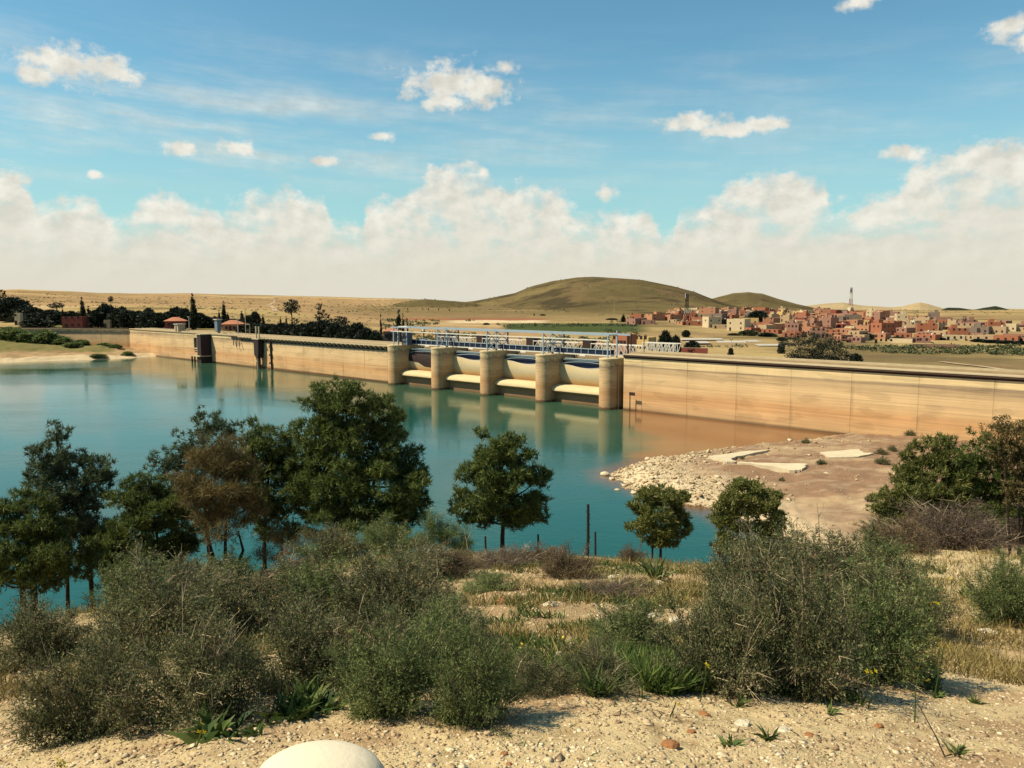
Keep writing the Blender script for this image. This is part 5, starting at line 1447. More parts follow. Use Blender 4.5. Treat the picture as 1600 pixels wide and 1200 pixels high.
SP = {'dark': proto_shrub('thorny_shrub', 'shrub'), 'dark2': proto_shrub('thorny_shrub', 'shrub', 55, 2000, 21000, 0.6, 0.75, 0.024, 0.011, 80),
      'green': proto_shrub('green_shrub', 'shrub_green', 55, 2000, 21000, 0.55, 0.8, 0.032, 0.010, 40, up=0.4),
      'brown': proto_shrub('dry_shrub', 'shrub_brown', 60, 1500, 16000, 0.55, 0.7, 0.026, 0.009, 30), 'purple': proto_shrub('bare_shrub', 'shrub_purple', 70, 1900, 14000, 0.6, 0.6, 0.022, 0.007, 60)}
SUSED = set()
def shrub(kind, px, pybase, wpx, hpx, label, group, y=None):
    r = SP[kind]; t = r if kind not in SUSED else copy_tree(r); SUSED.add(kind)
    p = near_hit(px, pybase) if y is None else Vector(((px-800)/F/1.004*y, y, nz((px-800)/F/1.004*y, y)))
    s = p.y/F; w = wpx*s/1.2; h = hpx*s*0.90/0.85
    t.location = (p.x, p.y+w*0.32, nz(p.x, p.y+w*0.32)-0.03); t.scale = (w, w, h); t.rotation_euler = (R.uniform(-.1, .1), R.uniform(-.1, .1), R.uniform(0, 6.28))
    return tag(t, label, 'shrub', group)
GL_, GR_, GM_ = 'shrubs of the left foreground thicket', 'shrubs of the right foreground thicket', 'scattered shrubs along the rim of the slope'
for a in [
    ('dark', 110, 1165, 230, 210, 'dark twiggy shrub at the lower left corner of the left thicket'), ('dark2', 285, 1140, 260, 230, 'brown speckled shrub behind the two lowest yellow flowers at the left'),
    ('dark', 450, 1085, 230, 190, 'tangled dark shrub above the broad leaved green plants'), ('green', 610, 1125, 210, 180, 'feathery green shrub in the middle of the left thicket, near its lower edge'),
    ('green', 745, 1140, 200, 190, 'rounded grey green shrub at the lower right end of the left thicket'), ('dark2', 835, 1090, 130, 80, 'thin low shrub just right of the left thicket'),
    ('dark2', 215, 1035, 230, 180, 'upright shrub with bleached twigs on its top, in front of the left pines'), ('dark', 350, 1005, 240, 140, 'wide dark shrub under the brown leaved tree'),
    ('green', 500, 990, 230, 140, 'wide green grey shrub in front of the big pine trunk'), ('dark2', 610, 985, 230, 150, 'domed grey shrub right of the big pine trunk'),
    ('dark', 690, 1020, 190, 110, 'dark shrub at the upper right shoulder of the left thicket'), ('green', 690, 1070, 190, 150, 'bright green feathery shrub in the right half of the left thicket'), ('green', 195, 960, 140, 100, 'pale green shrub with bare tips in front of the left pine trunks'),
    ('dark', 25, 1050, 190, 130, 'dark shrub cut by the left edge of the picture'), ('brown', 60, 965, 180, 60, 'low reddish dry shrub under the pine at the left edge'), ('brown', 175, 935, 120, 45, 'low dry brown shrub under the left pine trunks'), ('dark2', 560, 1085, 200, 160, 'dark shrub between the tangled and the feathery ones')]:
    shrub(*a[:5], a[5], GL_)
for a in [
    ('dark', 1140, 1090, 210, 210, 'dark shrub at the lower left of the right thicket, above small green plants'), ('dark2', 1275, 1095, 270, 280, 'largest dark shrub in the middle of the right thicket with bleached branches'),
    ('green', 1395, 1075, 240, 210, 'green shrub at the lower right of the right thicket'), ('dark', 1190, 965, 200, 160, 'tall dark shrub in front of the young pine on the right'), ('dark2', 1290, 940, 220, 125, 'upper shrub in the middle of the right thicket'),
    ('green', 1375, 930, 180, 110, 'upper green shrub before the mud flat at the right of the thicket'), ('dark', 1420, 1000, 190, 150, 'dark shrub at the right shoulder of the right thicket'), ('dark', 1180, 1060, 190, 200, 'dark shadowy shrub left of the largest one in the right thicket'),
    ('green', 990, 1030, 180, 100, 'thin grey green shrub between the two thickets'), ('green', 1595, 985, 150, 130, 'green shrub cut by the right edge of the picture'), ('dark2', 930, 1085, 150, 90, 'low sparse shrub beside the yellow flowered grass')]:
    shrub(*a[:5], a[5], GR_)
for a in [
    ('brown', 892, 905, 120, 62, 'round brown shrub on the rim beside the burnt pole'), ('purple', 960, 940, 160, 42, 'low purplish shrub below the spiky plant on the rim'), ('purple', 780, 890, 150, 34, 'low dry shrub at the foot of the single pine on the rim'),
    ('brown', 850, 880, 110, 30, 'low brown shrub between pine and round brown shrub'), ('brown', 990, 878, 60, 34, 'small brown shrub left of the small light pine'), ('green', 955, 872, 70, 26, 'small grey shrub right of the burnt pole'),
    ('brown', 1080, 880, 110, 34, 'low dry shrub right of the small light pine'), ('purple', 1515, 862, 230, 120, 'wide grey purple bare shrub below the right pines'), ('brown', 1425, 866, 140, 75, 'tan dry shrub at the left end of the grey purple shrub'),
    ('purple', 1600, 858, 160, 125, 'grey purple shrub at the right edge below the sparse tree'), ('green', 1475, 850, 170, 95, 'pale yellow green shrub behind the grey purple shrub'), ('dark2', 1400, 855, 100, 40, 'dark low shrub above the right thicket'),
    ('green', 760, 925, 110, 36, 'small green tuft shrub on the slope below the single pine'), ('brown', 700, 905, 140, 50, 'dry shrub at the right end of the rim behind the left thicket'), ('dark2', 650, 900, 130, 60, 'dark shrub on the rim right of the big pine'), ('brown', 440, 925, 170, 60, 'brown shrub on the rim between brown tree and big pine'), ('dark2', 285, 930, 150, 60, 'dark shrub on the rim left of the brown tree')]:
    shrub(*a[:5], a[5], GM_)
for a in [
    ('green', 330, 918, 120, 70, 'grey green bush around the trunk of the brown leaved tree'), ('dark', 500, 905, 130, 75, 'dark undergrowth between brown tree and biggest pine'),
    ('green', 590, 895, 120, 70, 'green undergrowth at the foot of the biggest pine'), ('dark2', 120, 940, 120, 60, 'dark undergrowth at the foot of the blue green pine'), ('green', 230, 925, 120, 70, 'green undergrowth at the foot of the low bushy pine')]:
    shrub(*a[:5], a[5], GM_, y=19.6)
MG = 'low dark shrubs on the mud flat'
for px, py, w, h, lb in [(1285, 727, 18, 9, 'dark shrub at the lower edge of the pale square slab'), (1381, 727, 26, 13, 'dark shrub right of the pale square slab'), (1380, 711, 22, 11, 'upper dark shrub right of the pale square slab'), (1396, 706, 16, 10, 'dark shrub farthest right on the upper mud flat'),
                      (1260, 693, 14, 8, 'dark shrub near the upper shore of the mud flat'), (1222, 752, 10, 8, 'small dark shrub below the long kerb slab'), (1425, 682, 20, 11, 'dark shrub against the foot of the dam wall'), (1479, 683, 14, 7, 'low brown shrub against the dam wall farther right'),
                      (1362, 785, 20, 12, 'dark shrub left of the low green pines'), (1160, 718, 9, 5, 'tiny dark shrub by the pale paving strip')]:
    shrub('dark2', px, py, w, h, lb, MG)
# left bank bushes
bank_leaves = far_tree.om.copy(); bank_leaves.materials.clear(); bank_leaves.materials.append(M['shrub_green'])
for k, (px, py, w, h) in enumerate([(12, 528, 44, 20), (40, 522, 40, 18), (70, 526, 40, 22), (95, 525, 34, 16), (122, 527, 26, 10), (25, 536, 40, 12), (60, 537, 36, 10), (92, 538, 30, 9), (131, 533, 12, 10), (160, 538, 22, 7), (178, 541, 18, 6), (110, 542, 26, 7), (150, 546, 24, 5), (196, 544, 16, 5)]):
    y = at(px, py, z=4.6 if py < 530 else 3.2).y; y = min(y, 296)
    x = (px-800)/F/1.004*y; z = float(lbank_z(np.array([x]), np.array([y]))[0])
    t = copy_tree(PROTO['ro']); t.name = 'bank_bush'
    for c in t.children:
        if c.name.startswith('crown'): c.data = bank_leaves
    t.location = (x, y, z-0.2); t.scale = (w*y/F, w*y/F, h*y/F*1.15); t.rotation_euler = (0, 0, R.uniform(0, 6))
    tag(t, '%s dark bush from the left on the grassy bank in front of the left wing wall' % ORD[k] if False else ['dark bush at the left edge of the far bank', 'second dark bush from the left on the far bank', 'largest dark bush on the far bank, under the wing wall', 'dark bush right of the largest bush on the far bank', 'low bush right of centre on the far bank under the wall', 'lower bush near the left edge of the far bank', 'lower bush below the largest bush on the far bank', 'low bush in the lower middle of the far bank', 'small round dark bush alone against the wing wall', 'low green bush toward the right end of the far bank', 'low bush second from the right end of the far bank', 'flat bush in the lower middle of the far bank', 'flat bush near the pale shore of the far bank', 'last low bush at the right end of the far bank'][k], 'bush', 'bushes on the far left bank')

# ---------------------------------------------------------------- pines on the slope
def pine(name, lobes, trunks, y, mat, label, n_k=1.0, L=0.15, W=0.030, clump=0.25, limbs=True, group='trees on the near slope', cover=1.0, tw=0.075, cat='tree', barkm='bark'):
    px0, py0 = trunks[0][0]; x0 = (px0-800)/F/1.004*y; g = nz(x0, y)
    t = thing(name, label, cat, (x0, y, g), 0, group)
    def loc(px, py, dy=0.0):
        d = ray(px, py); k = (y+dy)/d[1]; return Vector((d[0]*k-x0, dy, H+d[2]*k-g))
    s = y/F*1.0; lb = []
    for px, py, rx, ry in lobes:
        dy = R.uniform(-0.35, 0.35)*max(rx, 25)*s*1.3; c = loc(px, py, dy); lb.append((c.x, c.y, c.z, rx*s*1.05, rx*s*0.95, ry*s*1.05))
    n = int(sum(rx*ry for _, _, rx, ry in lobes)*n_k*2.8)
    # boughs: small uneven clumps standing off each lobe, needles radiating in tufts
    C_ = []; F_ = []
    for c in lb:
        area = c[3]*c[5]
        for q in range(max(8, int(14+area*15))):
            u_ = unit(rngN.normal(0, 1, 3)); rad = rngN.uniform(0.45, 1.0); sr = rngN.uniform(0.20, 0.40)
            C_.append((c[0]+u_[0]*c[3]*rad, c[1]+u_[1]*c[4]*rad, c[2]+u_[2]*c[5]*rad, c[3]*sr, c[4]*sr, c[5]*sr*0.8)); F_.append(area*sr*sr)
    C_ = np.array(C_); F_ = np.array(F_)/sum(F_); per = 12
    ii = rngN.choice(len(C_), size=n//per, p=F_); u_ = unit(rngN.normal(0, 1, (n//per, 3))); rad = rngN.uniform(0.25, 1.05, (n//per, 1))**0.6
    tc = C_[ii, :3]+u_*rad*C_[ii, 3:6]
    P_ = np.repeat(tc, per, 0)+rngN.normal(0, clump*0.10, (n//per*per, 3)); D_ = np.repeat(u_*0.55+np.array((0, 0, 0.5)), per, 0)
    V, T = leaf_cloud(P_, D_, L, W, rngN, 0.75); tri_obj('crown', V, T, M[mat], t)
    b = MB()
    for tr in trunks:
        P = [loc(*q) for q in tr]; gx = nz(P[0].x+x0, y)-g; P[0].z = gx-0.25
        m_ = len(P); b.tube(P, [tw*(1-0.75*k/(m_-1)) for k in range(m_)], 8)
    if limbs:
        main = [loc(*q) for q in trunks[0]]
        for c in lb:
            e = Vector(c[:3]); a = min(main, key=lambda q: (q-Vector((e.x*0.4, e.y, e.z-0.5))).length); a = a.lerp(main[-1], 0.15)
            mid = a.lerp(e, 0.55)+Vector((0, 0, -0.08)); b.tube([a, mid, e], [tw*0.42, tw*0.26, tw*0.08], 5)
    b.build('trunk', M[barkm], t)
    return t
pine('pine_tree', [(772,698,34,26),(795,705,30,25),(785,733,50,34),(762,765,50,36),(815,768,46,38),(724,787,25,22),(785,803,60,26),(835,790,22,20),(846,745,18,20),(752,735,26,24),(745,805,30,18),(820,805,36,18)], [[(785,878),(785,840),(787,800),(783,740),(780,700)]], 21.6, 'pine', 'single dark pine with a straight trunk standing alone in the middle of the rim', 1.15)
pine('pine_tree', [(515,632,44,34),(560,628,40,30),(590,652,46,38),(495,680,38,44),(545,690,66,50),(612,705,38,40),(520,750,66,44),(600,755,64,46),(650,755,25,36),(560,800,76,30),(520,815,50,26),(605,815,50,24),(640,795,30,28),(488,745,28,38),(630,730,32,30),(500,790,40,28)],
     [[(540,872),(540,830),(542,780),(545,700),(540,640)], [(572,866),(574,820),(582,770),(590,700)]], 22.4, 'pine', 'biggest dark pine with a broad crown left of the middle', 1.2, tw=0.10)
pine('pine_tree', [(403,678,32,26),(438,694,34,30),(395,715,38,32),(455,730,34,38),(420,750,46,38),(440,785,44,30),(405,790,36,28),(470,770,26,32),(440,815,50,24),(470,735,30,34),(385,760,34,34)], [[(413,900),(413,860),(415,800),(420,740),(412,690)]], 23.0, 'pine', 'mid green pine between the brown tree and the biggest pine', 1.0)
pine('pine_tree', [(318,660,28,26),(300,690,34,28),(345,682,28,26),(356,666,18,14),(255,716,26,15),(275,735,34,26),(310,735,40,34),(240,728,14,10),(290,780,44,34),(300,820,50,30),(265,770,34,30)], [[(332,905),(326,850),(320,790),(318,730),(318,670)]], 24.0, 'pine_blue', 'thin crowned grey green pine behind the brown leaved tree', 0.75, clump=0.26)
pine('tamarisk_tree', [(340,705,40,34),(330,745,58,42),(375,750,42,42),(318,785,46,32),(388,795,30,30),(350,815,52,26),(400,780,20,26),(310,720,26,26)], [[(347,922),(342,895),(330,862),(322,830),(330,780),(340,720)], [(345,920),(352,880),(352,840),(356,780)], [(352,918),(368,890),(380,860),(372,830)]], 20.8, 'brown_leaf', 'brown leaved feathery tree with a leaning dark trunk among the green pines', 0.62, L=0.24, W=0.016, clump=0.42)
pine('pine_tree', [(88,674,20,18),(82,702,30,24),(70,738,28,26),(108,728,34,30),(152,728,24,26),(140,760,34,28),(92,765,46,30),(60,745,20,18),(165,745,14,16),(110,800,54,34),(130,845,56,40)], [[(146,925),(140,880),(120,800),(96,740),(88,680)], [(100,930),(105,880),(108,820)]], 22.6, 'pine_blue', 'tall narrow topped blue green pine rising above the trees at the left', 0.95)
pine('pine_tree', [(205,762,30,22),(240,775,36,28),(195,795,34,30),(235,810,46,34),(270,800,26,30),(205,840,44,34),(255,848,46,32),(285,845,26,28),(225,875,60,26),(165,870,44,34),(185,900,40,20)], [[(165,925),(175,880),(205,820),(210,770)], [(255,915),(250,870),(240,800)]], 21.8, 'pine', 'low bushy dark pine between the tall left pine and the brown tree', 1.05)
pine('pine_tree', [(38,788,36,24),(10,805,36,32),(66,815,42,34),(25,840,54,36),(85,860,40,34),(30,885,60,30),(-15,850,44,44),(100,885,30,24),(-30,890,40,30),(60,905,46,18),(-5,908,46,18)], [[(52,940),(52,900),(45,850),(38,800)], [(35,938),(34,900),(20,850)]], 20.6, 'pine', 'wide low dark pine with two short trunks at the left edge', 1.1, tw=0.10)
pine('young_pine', [(1032,772,28,20),(1008,795,24,22),(1052,790,26,22),(1028,815,36,24),(1000,820,18,18),(1062,830,18,16),(1022,842,24,14),(1068,812,12,12),(1045,843,16,12)], [[(1032,868),(1033,830),(1032,790)], [(1019,866),(1020,836)]], 21.4, 'pine_light', 'small light green pine standing at the water edge right of the middle', 1.5, L=0.12, W=0.036, tw=0.045)
pine('young_pine', [(1168,764,26,20),(1145,788,26,26),(1196,782,30,26),(1160,812,38,30),(1206,815,24,26),(1132,822,18,20),(1135,850,22,18),(1185,845,38,24)], [[(1165,880),(1168,840),(1170,780)]], 21.0, 'pine_light', 'light green pine behind the upper left end of the right thicket', 1.5, L=0.12, W=0.036, tw=0.05)
pine('pine_tree', [(1458,706,34,26),(1432,735,30,30),(1490,725,36,28),(1455,750,50,34),(1510,755,34,28),(1415,755,18,22),(1480,785,52,26),(1445,790,30,20),(1500,800,60,26),(1450,812,36,20)], [[(1460,830),(1460,790),(1460,720)]], 26.0, 'pine_light', 'rounded green pine on the right in front of the dam wall', 1.3, L=0.15, W=0.04)
pine('young_pine', [(1392,775,24,18),(1415,782,28,20),(1380,795,22,18),(1430,800,36,22),(1400,808,30,16)], [[(1405,840),(1405,800)]], 25.0, 'pine_light', 'low yellow green pine at the left foot of the rounded green pine', 1.4, L=0.13, W=0.038, tw=0.04)
pine('pine_tree', [(1535,690,28,20),(1515,715,28,20),(1555,715,34,24),(1540,745,40,28),(1590,760,34,28),(1560,785,44,26),(1520,770,24,22),(1590,790,40,26),(1540,805,46,20),(1575,745,40,34)], [[(1562,832),(1562,790),(1560,740),(1555,690)]], 25.0, 'pine', 'dark pine with a pale trunk left of the sparse brown tree at the right edge', 0.8, barkm='bark')
pine('sparse_tree', [(1590,680,34,28),(1565,672,26,20),(1612,690,30,34),(1600,725,36,34),(1578,715,30,24),(1600,760,40,30),(1575,690,30,24)], [[(1598,840),(1592,790),(1590,730),(1588,680)], [(1592,790),(1570,730),(1562,680)], [(1592,790),(1612,740),(1616,690)]], 24.0, 'brown_leaf', 'sparse brownish tree at the right edge against the dam wall', 0.5, L=0.09, W=0.035, clump=0.4, tw=0.05)
pine('tamarisk_tree', [(690,830,34,22),(660,845,24,16),(712,850,24,18),(675,815,18,12),(700,862,34,14)], [[(690,885),(688,860),(686,825)]], 21.2, 'shrub_green', 'wispy grey green tamarisk bush between biggest pine and single pine', 0.8, L=0.2, W=0.012, clump=0.45, tw=0.03)
pine('tamarisk_tree', [(440,840,34,20),(480,850,30,18),(420,865,26,16)], [[(446,905),(442,870),(440,840)], [(450,905),(470,870),(482,848)]], 20.6, 'brown_leaf', 'low brownish tamarisk bush under the mid green pine', 0.6, L=0.2, W=0.012, clump=0.45, tw=0.03)

# ---------------------------------------------------------------- posts and sticks
def post(px, pyt, pyb, y, label, rad=0.03, nubs=False, name='fence_post', mat='wood'):
    x = (px-800)/F/1.004*y; g = nz(x, y); d = ray(px, pyt); h = H+d[2]/d[1]*y-g
    t = thing(name, label, 'post', (x, y, g-0.1), 0, 'old posts along the rim' if name == 'fence_post' else None)
    MB().tube([(0, 0, 0), (0.01, 0, h*0.5), (0, 0, h+0.1)], [rad, rad*0.95, rad*0.85], 7).build('stake', M[mat], t)
    if nubs:
        for k in range(14):
            a = R.uniform(0, 6.28); zz = h*(0.2+0.78*k/14); e = Vector((math.cos(a)*0.075, math.sin(a)*0.075, 0.03))
            MB().tube([(0.0, 0, zz), (e.x, e.y, zz+e.z)], [0.014, 0.006], 5).build('stub', M[mat], t)
    else: MB().tube([(0.0, -rad, h*0.8), (0.0, -rad*1.9, h*0.8)], 0.006, 5).build('nail', M['darksteel'], t)
post(757, 838, 880, 21.2, 'thin dark post left of the single pine trunk'); post(842, 835, 868, 21.2, 'thin dark post right of the single pine trunk')
post(934, 831, 866, 21.2, 'thin dark post right beside the burnt pole'); post(655, 843, 876, 21.4, 'thin dark post under the right side of the biggest pine')
post(922, 788, 868, 20.8, 'charred pole with knobbly branch stubs standing on the rim', 0.042, True, 'burnt_pole')
def stick(px, pts, y, label, rad=0.022, mat='deadwood'):
    x = (px-800)/F/1.004*y; g = nz(x, y)
    t = thing('dead_branch', label, 'branch', (x, y, g-0.05), 0)
    def loc(q):
        d = ray(*q); k = y/d[1]; return Vector((d[0]*k-x, 0, H+d[2]*k-g+0.05))
    P = [loc(q) for q in pts]; P[0].z = min(P[0].z, 0.0)
    m_ = len(P); MB().tube(P, [rad*(1-0.75*k/(m_-1)) for k in range(m_)], 6).build('stem', M[mat], t)
    MB().tube([P[m_//2], P[m_//2]+Vector((5.5*rad, 0.02, 10*rad)), P[m_//2]+Vector((6.4*rad, 0.02, 20*rad))], [rad*0.55, rad*0.36, rad*0.14], 5).build('twig', M[mat], t)
stick(736, [(737, 888), (732, 870), (729, 845), (724, 824)], 20.6, 'bleached bare stick leaning left of the single pine')
stick(410, [(422, 935), (432, 905), (450, 880), (462, 865)], 17, 'bleached bent branch below the mid green pine')
stick(286, [(280, 905), (283, 890), (276, 875), (262, 860)], 13, 'bleached branch sticking up behind the upright left shrub', 0.014)
stick(205, [(196, 905), (205, 885), (214, 866), (212, 848)], 11, 'pale bare twigs standing on the upright left shrub', 0.012)
stick(1279, [(1281, 850), (1280, 830), (1279, 808), (1276, 785)], 22, 'thin pale stalk in front of the mud flat above the right thicket')
stick(1460, [(1482, 1185), (1462, 1150), (1440, 1110), (1424, 1082)], 3.2, 'thin brown dry stem leaning over the gravel at the lower right', 0.0035, 'twig')

# ---------------------------------------------------------------- herbs, grass and flowers
def blades(P, L, W, rg, lean=0.45, mat='herb'):
    n = len(P); D = unit(np.stack([rg.normal(0, lean, n), rg.normal(0, lean, n), np.ones(n)], 1))
    s = unit(np.cross(D, rg.normal(0, 1, (n, 3)))); l = L[:, None]; w = W[:, None]
    tip = P+D*l+np.stack([D[:, 0]*0.35, D[:, 1]*0.35, -0.15*np.abs(D[:, 0])], 1)*l; mid = P+D*l*0.55
    V = np.stack([P-s*w*0.5, P+s*w*0.5, mid+s*w*0.45, mid-s*w*0.45, tip], 1).reshape(-1, 3); o = np.arange(n)[:, None]*5
    T = np.concatenate([o+np.array((0, 1, 2)), o+np.array((0, 2, 3)), o+np.array((3, 2, 4))], 1).reshape(-1, 3)
    return V, T
def grass(name, mat, label, n, region, L, W, seed, thr, scale=1.0, lean=0.45):
    rg = np.random.default_rng(seed); q0, q1, y0, y1 = region
    Y = np.exp(rg.uniform(math.log(y0), math.log(y1), n*3)); Q = rg.uniform(q0, q1, n*3); X = (Q-800)/F*Y
    m_ = fbm(X/(0.7*scale), Y/(0.7*scale), 3, seed)+0.25*fbm(X/3, Y/3, 2, seed+3) > thr
    X, Y = X[m_][:n], Y[m_][:n]; k = len(X)
    P = np.stack([X, Y, near_z(X, Y)-0.01], 1); l = L*rg.uniform(0.5, 1.3, k)*(1+Y/30)
    V, T = blades(P, l, W*(1+Y/9)*rg.uniform(0.7, 1.3, k), rg, lean)
    o = tri_obj(name, V, T, M[mat]); o['kind'] = 'stuff'; tag(o, label, 'grass')
grass('dry_grass', 'drygrass', 'dry straw coloured grass in tufts over the slope', 42000, (-100, 1700, 4.6, 23), 0.11, 0.004, 101, 0.0, 1.4)
grass('green_grass', 'herb', 'short green grass and weeds between the shrubs', 26000, (560, 1500, 4.0, 16), 0.075, 0.006, 103, 0.04, 1.1)
grass('bright_grass', 'herb', 'bright green grass patch below the right thicket', 5200, (930, 1120, 3.6, 4.7), 0.13, 0.007, 105, -0.25, 0.6)
grass('weeds', 'herb', 'tiny weeds dotted over the bare gravel', 900, (200, 1700, 2.5, 4.2), 0.035, 0.004, 107, 0.34, 0.2, 0.9)
grass('bark_litter', 'twig', 'dead twigs and litter lying under the shrubs', 5000, (-50, 1550, 3.2, 9), 0.05, 0.004, 109, 0.05, 0.5, 4.0)

def plant(px, py, kind, label, group=None, s=1.0):
    p = near_hit(px, py); rg = np.random.default_rng(int(px*7+py))
    t = thing('leafy_plant' if kind != 'spiky' else 'spiky_plant', label, 'plant', (p.x, p.y, p.z), 0, group)
    n = {'broad': 46, 'spiky': 46, 'small': 18}[kind]; L = {'broad': 0.17, 'spiky': 0.42, 'small': 0.07}[kind]*s; W = {'broad': 0.040, 'spiky': 0.035, 'small': 0.014}[kind]*s
    a = rg.uniform(0, 6.28, n); r_ = rg.uniform(0, {'broad': 0.14, 'spiky': 0.08, 'small': 0.02}[kind], n)*s
    V, T = blades(np.stack([np.cos(a)*r_, np.sin(a)*r_, np.zeros(n)-0.01], 1), L*rg.uniform(0.6, 1.2, n), W*np.ones(n), rg, 0.75 if kind != 'spiky' else 0.42)
    tri_obj('leaves', V, T, M['herb'] if kind != 'spiky' else M['shrub_green'], t)
    MB().tube([(0, 0, -0.03), (0, 0, L*0.35)], [0.008*s, 0.003*s], 5).build('stem', M['twig'], t)
BP = 'broad leaved plants at the foot of the left thicket'
for k, (px, py, lb) in enumerate([(445, 1125, 'leftmost broad leaved green plant at the foot of the left thicket'), (470, 1118, 'broad leaved green plant second from left at the thicket foot'), (497, 1112, 'broad leaved green plant third from left at the thicket foot'), (480, 1100, 'broad leaved green plant behind the others at the thicket foot'),
                                  (340, 1150, 'low green plant below the brown speckled shrub')]):
    plant(px, py, 'broad', lb, BP, 0.75)
plant(1026, 908, 'spiky', 'large spiky plant with sword leaves on the rim below the small light pine')
plant(905, 930, 'spiky', 'smaller spiky green plant below the round brown shrub', None, 0.45)
plant(1508, 935, 'spiky', 'spiky dark plant on the gravel right of the right thicket', None, 0.5)
SG = 'small green plants on the gravel'
for px, py, lb in [(1296, 1115, 'small upright green plant on the gravel below the largest dark shrub'), (1243, 1090, 'small green plant at the foot of the right thicket'), (1155, 1105, 'small green plant left at the foot of the right thicket'), (1465, 1090, 'small yellow green plant under the lower right green shrub'),
                   (1495, 1180, 'small green plant at the lower right near the leaning stem'), (1525, 1100, 'tiny green plant on the gravel toward the right edge'), (1200, 1155, 'tiny thin plant on the lower gravel right of the rusty rock'), (1140, 1165, 'tiny weed on the lower gravel beside the rusty rock'), (400, 1150, 'tiny plant on the gravel left of the pale dome')]:
    plant(px, py, 'small', lb, SG, 1.0)

def flower(px, py, y, label, nh=5, mat='flower'):
    y *= 0.93; nh = max(2, nh-1); pr = 0.014 if mat == 'flower' else 0.007
    x = (px-800)/F/1.004*y; g = nz(x, y); d = ray(px, py); k = y/d[1]; top = H+d[2]*k-g
    t = thing('wildflower', label, 'flower', (x, y, g), R.uniform(0, 6), 'wild flowers among the shrubs')
    top = max(top, 0.08)
    MB().tube([(0.03, 0.02, -0.02), (0.015, 0, top*0.6), (0, 0, top)], [0.004, 0.003, 0.002], 4).build('stem', M['herb'], t)
    for i in range(nh):
        c = Vector((R.gauss(0, .017), R.gauss(0, .017), top+R.gauss(0, .016))); b = MB(); a0 = R.uniform(0, 6); tl = Vector((R.gauss(0, .5), -0.9, R.uniform(0.3, 1))).normalized()
        q = tl.to_track_quat('Z', 'Y')
        V = [c]; Fc = []
        for j in range(4):
            for da, rr in ((-0.55, 0.7), (0, 1.0), (0.55, 0.7)):
                aa = a0+j*1.571+da; V.append(c+q @ Vector((math.cos(aa)*pr*rr, math.sin(aa)*pr*rr, 0.003)))
            o = 1+j*3; Fc += [(0, o, o+1), (0, o+1, o+2)]
        b.add(V, Fc); b.build('petals', M[mat], t, flat=True)
for a in [(315, 1052, 4.0, 'yellow flower cluster in front of the brown speckled shrub'), (290, 1152, 3.3, 'yellow flower low at the foot of the brown speckled shrub'), (468, 1003, 4.7, 'pair of yellow flowers high in the tangled dark shrub', 7), (484, 1040, 4.5, 'yellow flower in the middle of the tangled dark shrub'),
          (374, 1086, 4.1, 'yellow flower beside the bleached twigs of the left thicket'), (586, 1007, 4.9, 'yellow flower high between tangled and feathery shrubs'), (534, 1030, 4.7, 'yellow flower between the tangled and the dark shrub'), (726, 964, 6.5, 'yellow flower at the upper right shoulder of the left thicket'),
          (728, 1038, 4.6, 'small yellow flower over the bright green feathery shrub', 3), (52, 1193, 3.0, 'large yellow flower in the lower left corner', 8), (705, 1092, 4.0, 'single yellow flower on the rounded grey green shrub', 3), (1392, 1050, 4.2, 'yellow flower low on the lower right green shrub', 6),
          (1467, 1052, 4.0, 'yellow flower at the right foot of the right thicket', 3), (1300, 937, 5.6, 'small yellow flower high on the largest dark shrub', 4), (1512, 905, 8.5, 'yellow flowers above the spiky dark plant on the right', 5), (1505, 1010, 5.0, 'yellow flowers on the gravel right of the right thicket', 5),
          (1485, 942, 6.6, 'yellow flower left of the spiky dark plant', 4), (945, 1066, 4.2, 'yellow flower left in the bright grass', 4), (938, 1053, 4.5, 'small yellow flower above the bright grass', 3), (822, 1026, 5.0, 'yellow flowers on the sparse slope right of the left thicket', 4),
          (997, 1034, 4.6, 'single yellow flower on the thin shrub between the thickets', 2), (1088, 1002, 5.0, 'yellow flower at the left side of the right thicket', 3), (1070, 1098, 3.7, 'yellow flower beside the gravel at the foot of the right thicket', 3), (880, 1000, 5.4, 'yellow flowers beside the thin grey green shrub', 4), (1118, 1042, 4.0, 'yellow flower on the dark shrub at lower left of the right thicket', 3)]:
    flower(*a)
flower(322, 1160, 3.7, 'tiny white flowers at the foot of the brown speckled shrub', 4, 'whiteflower')

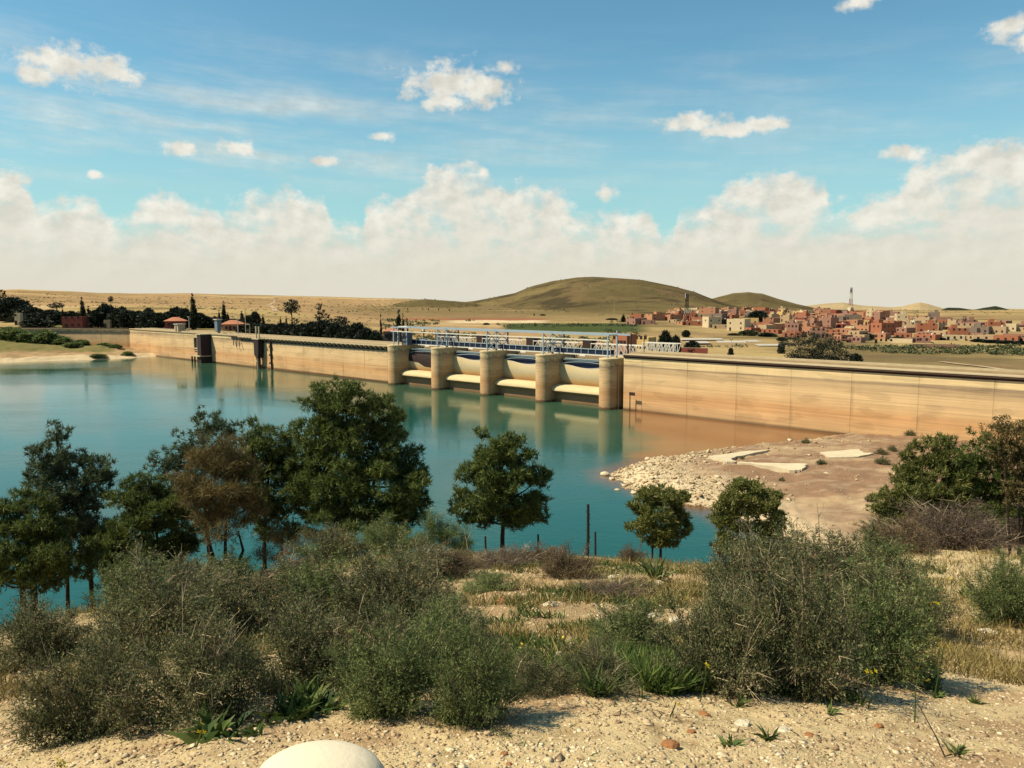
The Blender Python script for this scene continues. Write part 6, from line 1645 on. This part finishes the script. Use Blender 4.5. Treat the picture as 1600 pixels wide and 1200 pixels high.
# ---------------------------------------------------------------- stones
RG_ = 'loose rocks on the slope and gravel'
for a in [(1047, 1168, 34, 'rusty orange rock lying on the pale gravel', 'redrock', 0.55), (787, 1180, 14, 'small dark red stone on the gravel right of the pale dome', 'redrock', 0.7), (795, 1196, 12, 'small reddish stone at the bottom edge', 'redrock', 0.5), (1373, 1137, 16, 'pinkish stone on the gravel below the lower right shrub', 'redrock', 0.6),
          (1030, 915, 18, 'white rock just below the large spiky plant', 'palerock', 0.7), (957, 905, 16, 'pale rock left of the large spiky plant', 'palerock', 0.6), (1057, 972, 24, 'white sharp rock on the slope left of the right thicket', 'palerock', 0.5), (1020, 965, 30, 'flat pale rock beside the white sharp rock', 'palerock', 0.3), (1160, 1133, 28, 'pale flat stone on the gravel below the right thicket', 'palerock', 0.35),
          (1225, 1142, 26, 'pale flat stone partly buried on the gravel', 'palerock', 0.3), (1265, 1150, 18, 'tan stone right of the flat pale stones', 'redrock', 0.35), (875, 1030, 30, 'yellowish rock on the slope among yellow flowers', 'palerock', 0.5), (880, 1055, 18, 'pale stone below the yellowish rock', 'palerock', 0.5), (785, 942, 22, 'reddish rock on the slope right of the left thicket', 'redrock', 0.5), (860, 947, 26, 'pale rock in the dry grass on the slope', 'palerock', 0.4),
          (1545, 990, 30, 'grey flat rock left of the shrub at the right edge', 'palerock', 0.35), (1490, 843, 20, 'white stone on the gravel terrace below the right shrubs', 'palerock', 0.5), (405, 1088, 14, 'pale stone under the bleached twigs of the left thicket', 'palerock', 0.7), (1080, 1145, 14, 'tan stone near the rusty orange rock', 'redrock', 0.5), (1100, 1118, 20, 'brown stone at the upper edge of the gravel', 'redrock', 0.5)]:
    rock(*a[:4], mat=a[4], hr=a[5], group=RG_)
# pale rounded stone at the bottom edge
p = near_hit(500, 1232); s = 112/F*p.y
dm = []; n = 36
rr = [(0.0, 1.0), (0.25, 0.975), (0.5, 0.89), (0.72, 0.75), (0.88, 0.55), (0.97, 0.28), (1.0, -0.2), (1.0, -1.4)]
V = [(0, 0, s*0.52)]; Fc = []
for r_, h_ in rr[1:]: V += [(math.cos(2*math.pi*k/n)*r_*s, math.sin(2*math.pi*k/n)*r_*s*0.8, h_*s*0.52) for k in range(n)]
Fc += [(0, 1+k, 1+(k+1) % n) for k in range(n)]
for j in range(len(rr)-2): Fc += [(1+j*n+k, 1+(j+1)*n+k, 1+(j+1)*n+(k+1) % n, 1+j*n+(k+1) % n) for k in range(n)]
zt_ = H+ray(500, 1171)[2]/ray(500, 1171)[1]*p.y
o = MB().add(V, Fc, True).build('rounded_stone', M['dome'], None, (p.x, p.y, zt_-s*0.52-0.012)); tag(o, 'smooth pale rounded stone cut by the bottom edge of the picture', 'stone')


def gravel():
    rg = np.random.default_rng(55)
    n = 56000; Y = np.exp(rg.uniform(math.log(2.35), math.log(9), n)); Q = rg.uniform(-60, 1660, n); X = (Q-800)/F*Y
    S_ = np.clip(np.exp(rg.normal(-5.45, 0.5, n)), 0.002, 0.015)*(0.75+Y/14)
    n2 = 9000; Y2 = rg.uniform(8, 25, n2); Q2 = rg.uniform(660, 1680, n2); X2 = (Q2-800)/F*Y2
    S2 = np.clip(np.exp(rg.normal(-4.15, 0.5, n2)), 0.010, 0.055)
    X = np.concatenate([X, X2]); Y = np.concatenate([Y, Y2]); S_ = np.concatenate([S_, S2])
    P = np.stack([X, Y, near_z(X, Y)+S_*0.12], 1)
    n3 = 4200; Y3 = np.exp(rg.uniform(math.log(2.3), math.log(6), n3)); X3 = (rg.uniform(-60, 1660, n3)-800)/F*Y3
    k3 = fbm(X3/0.5, Y3/0.5, 3, 68) > -0.08; X3, Y3 = X3[k3], Y3[k3]; S3 = np.clip(np.exp(rg.normal(-4.5, 0.35, len(X3))), 0.007, 0.024)
    P = np.concatenate([P, np.stack([X3, Y3, near_z(X3, Y3)+S3*0.05], 1)]); S_ = np.concatenate([S_, S3])
    V, T = stones(P, S_, rg, 0.42); o = tri_obj('gravel', V, T, M['gravel']); o['kind'] = 'stuff'; tag(o, 'pale gravel and pebbles strewn over the slope', 'gravel')
gravel()
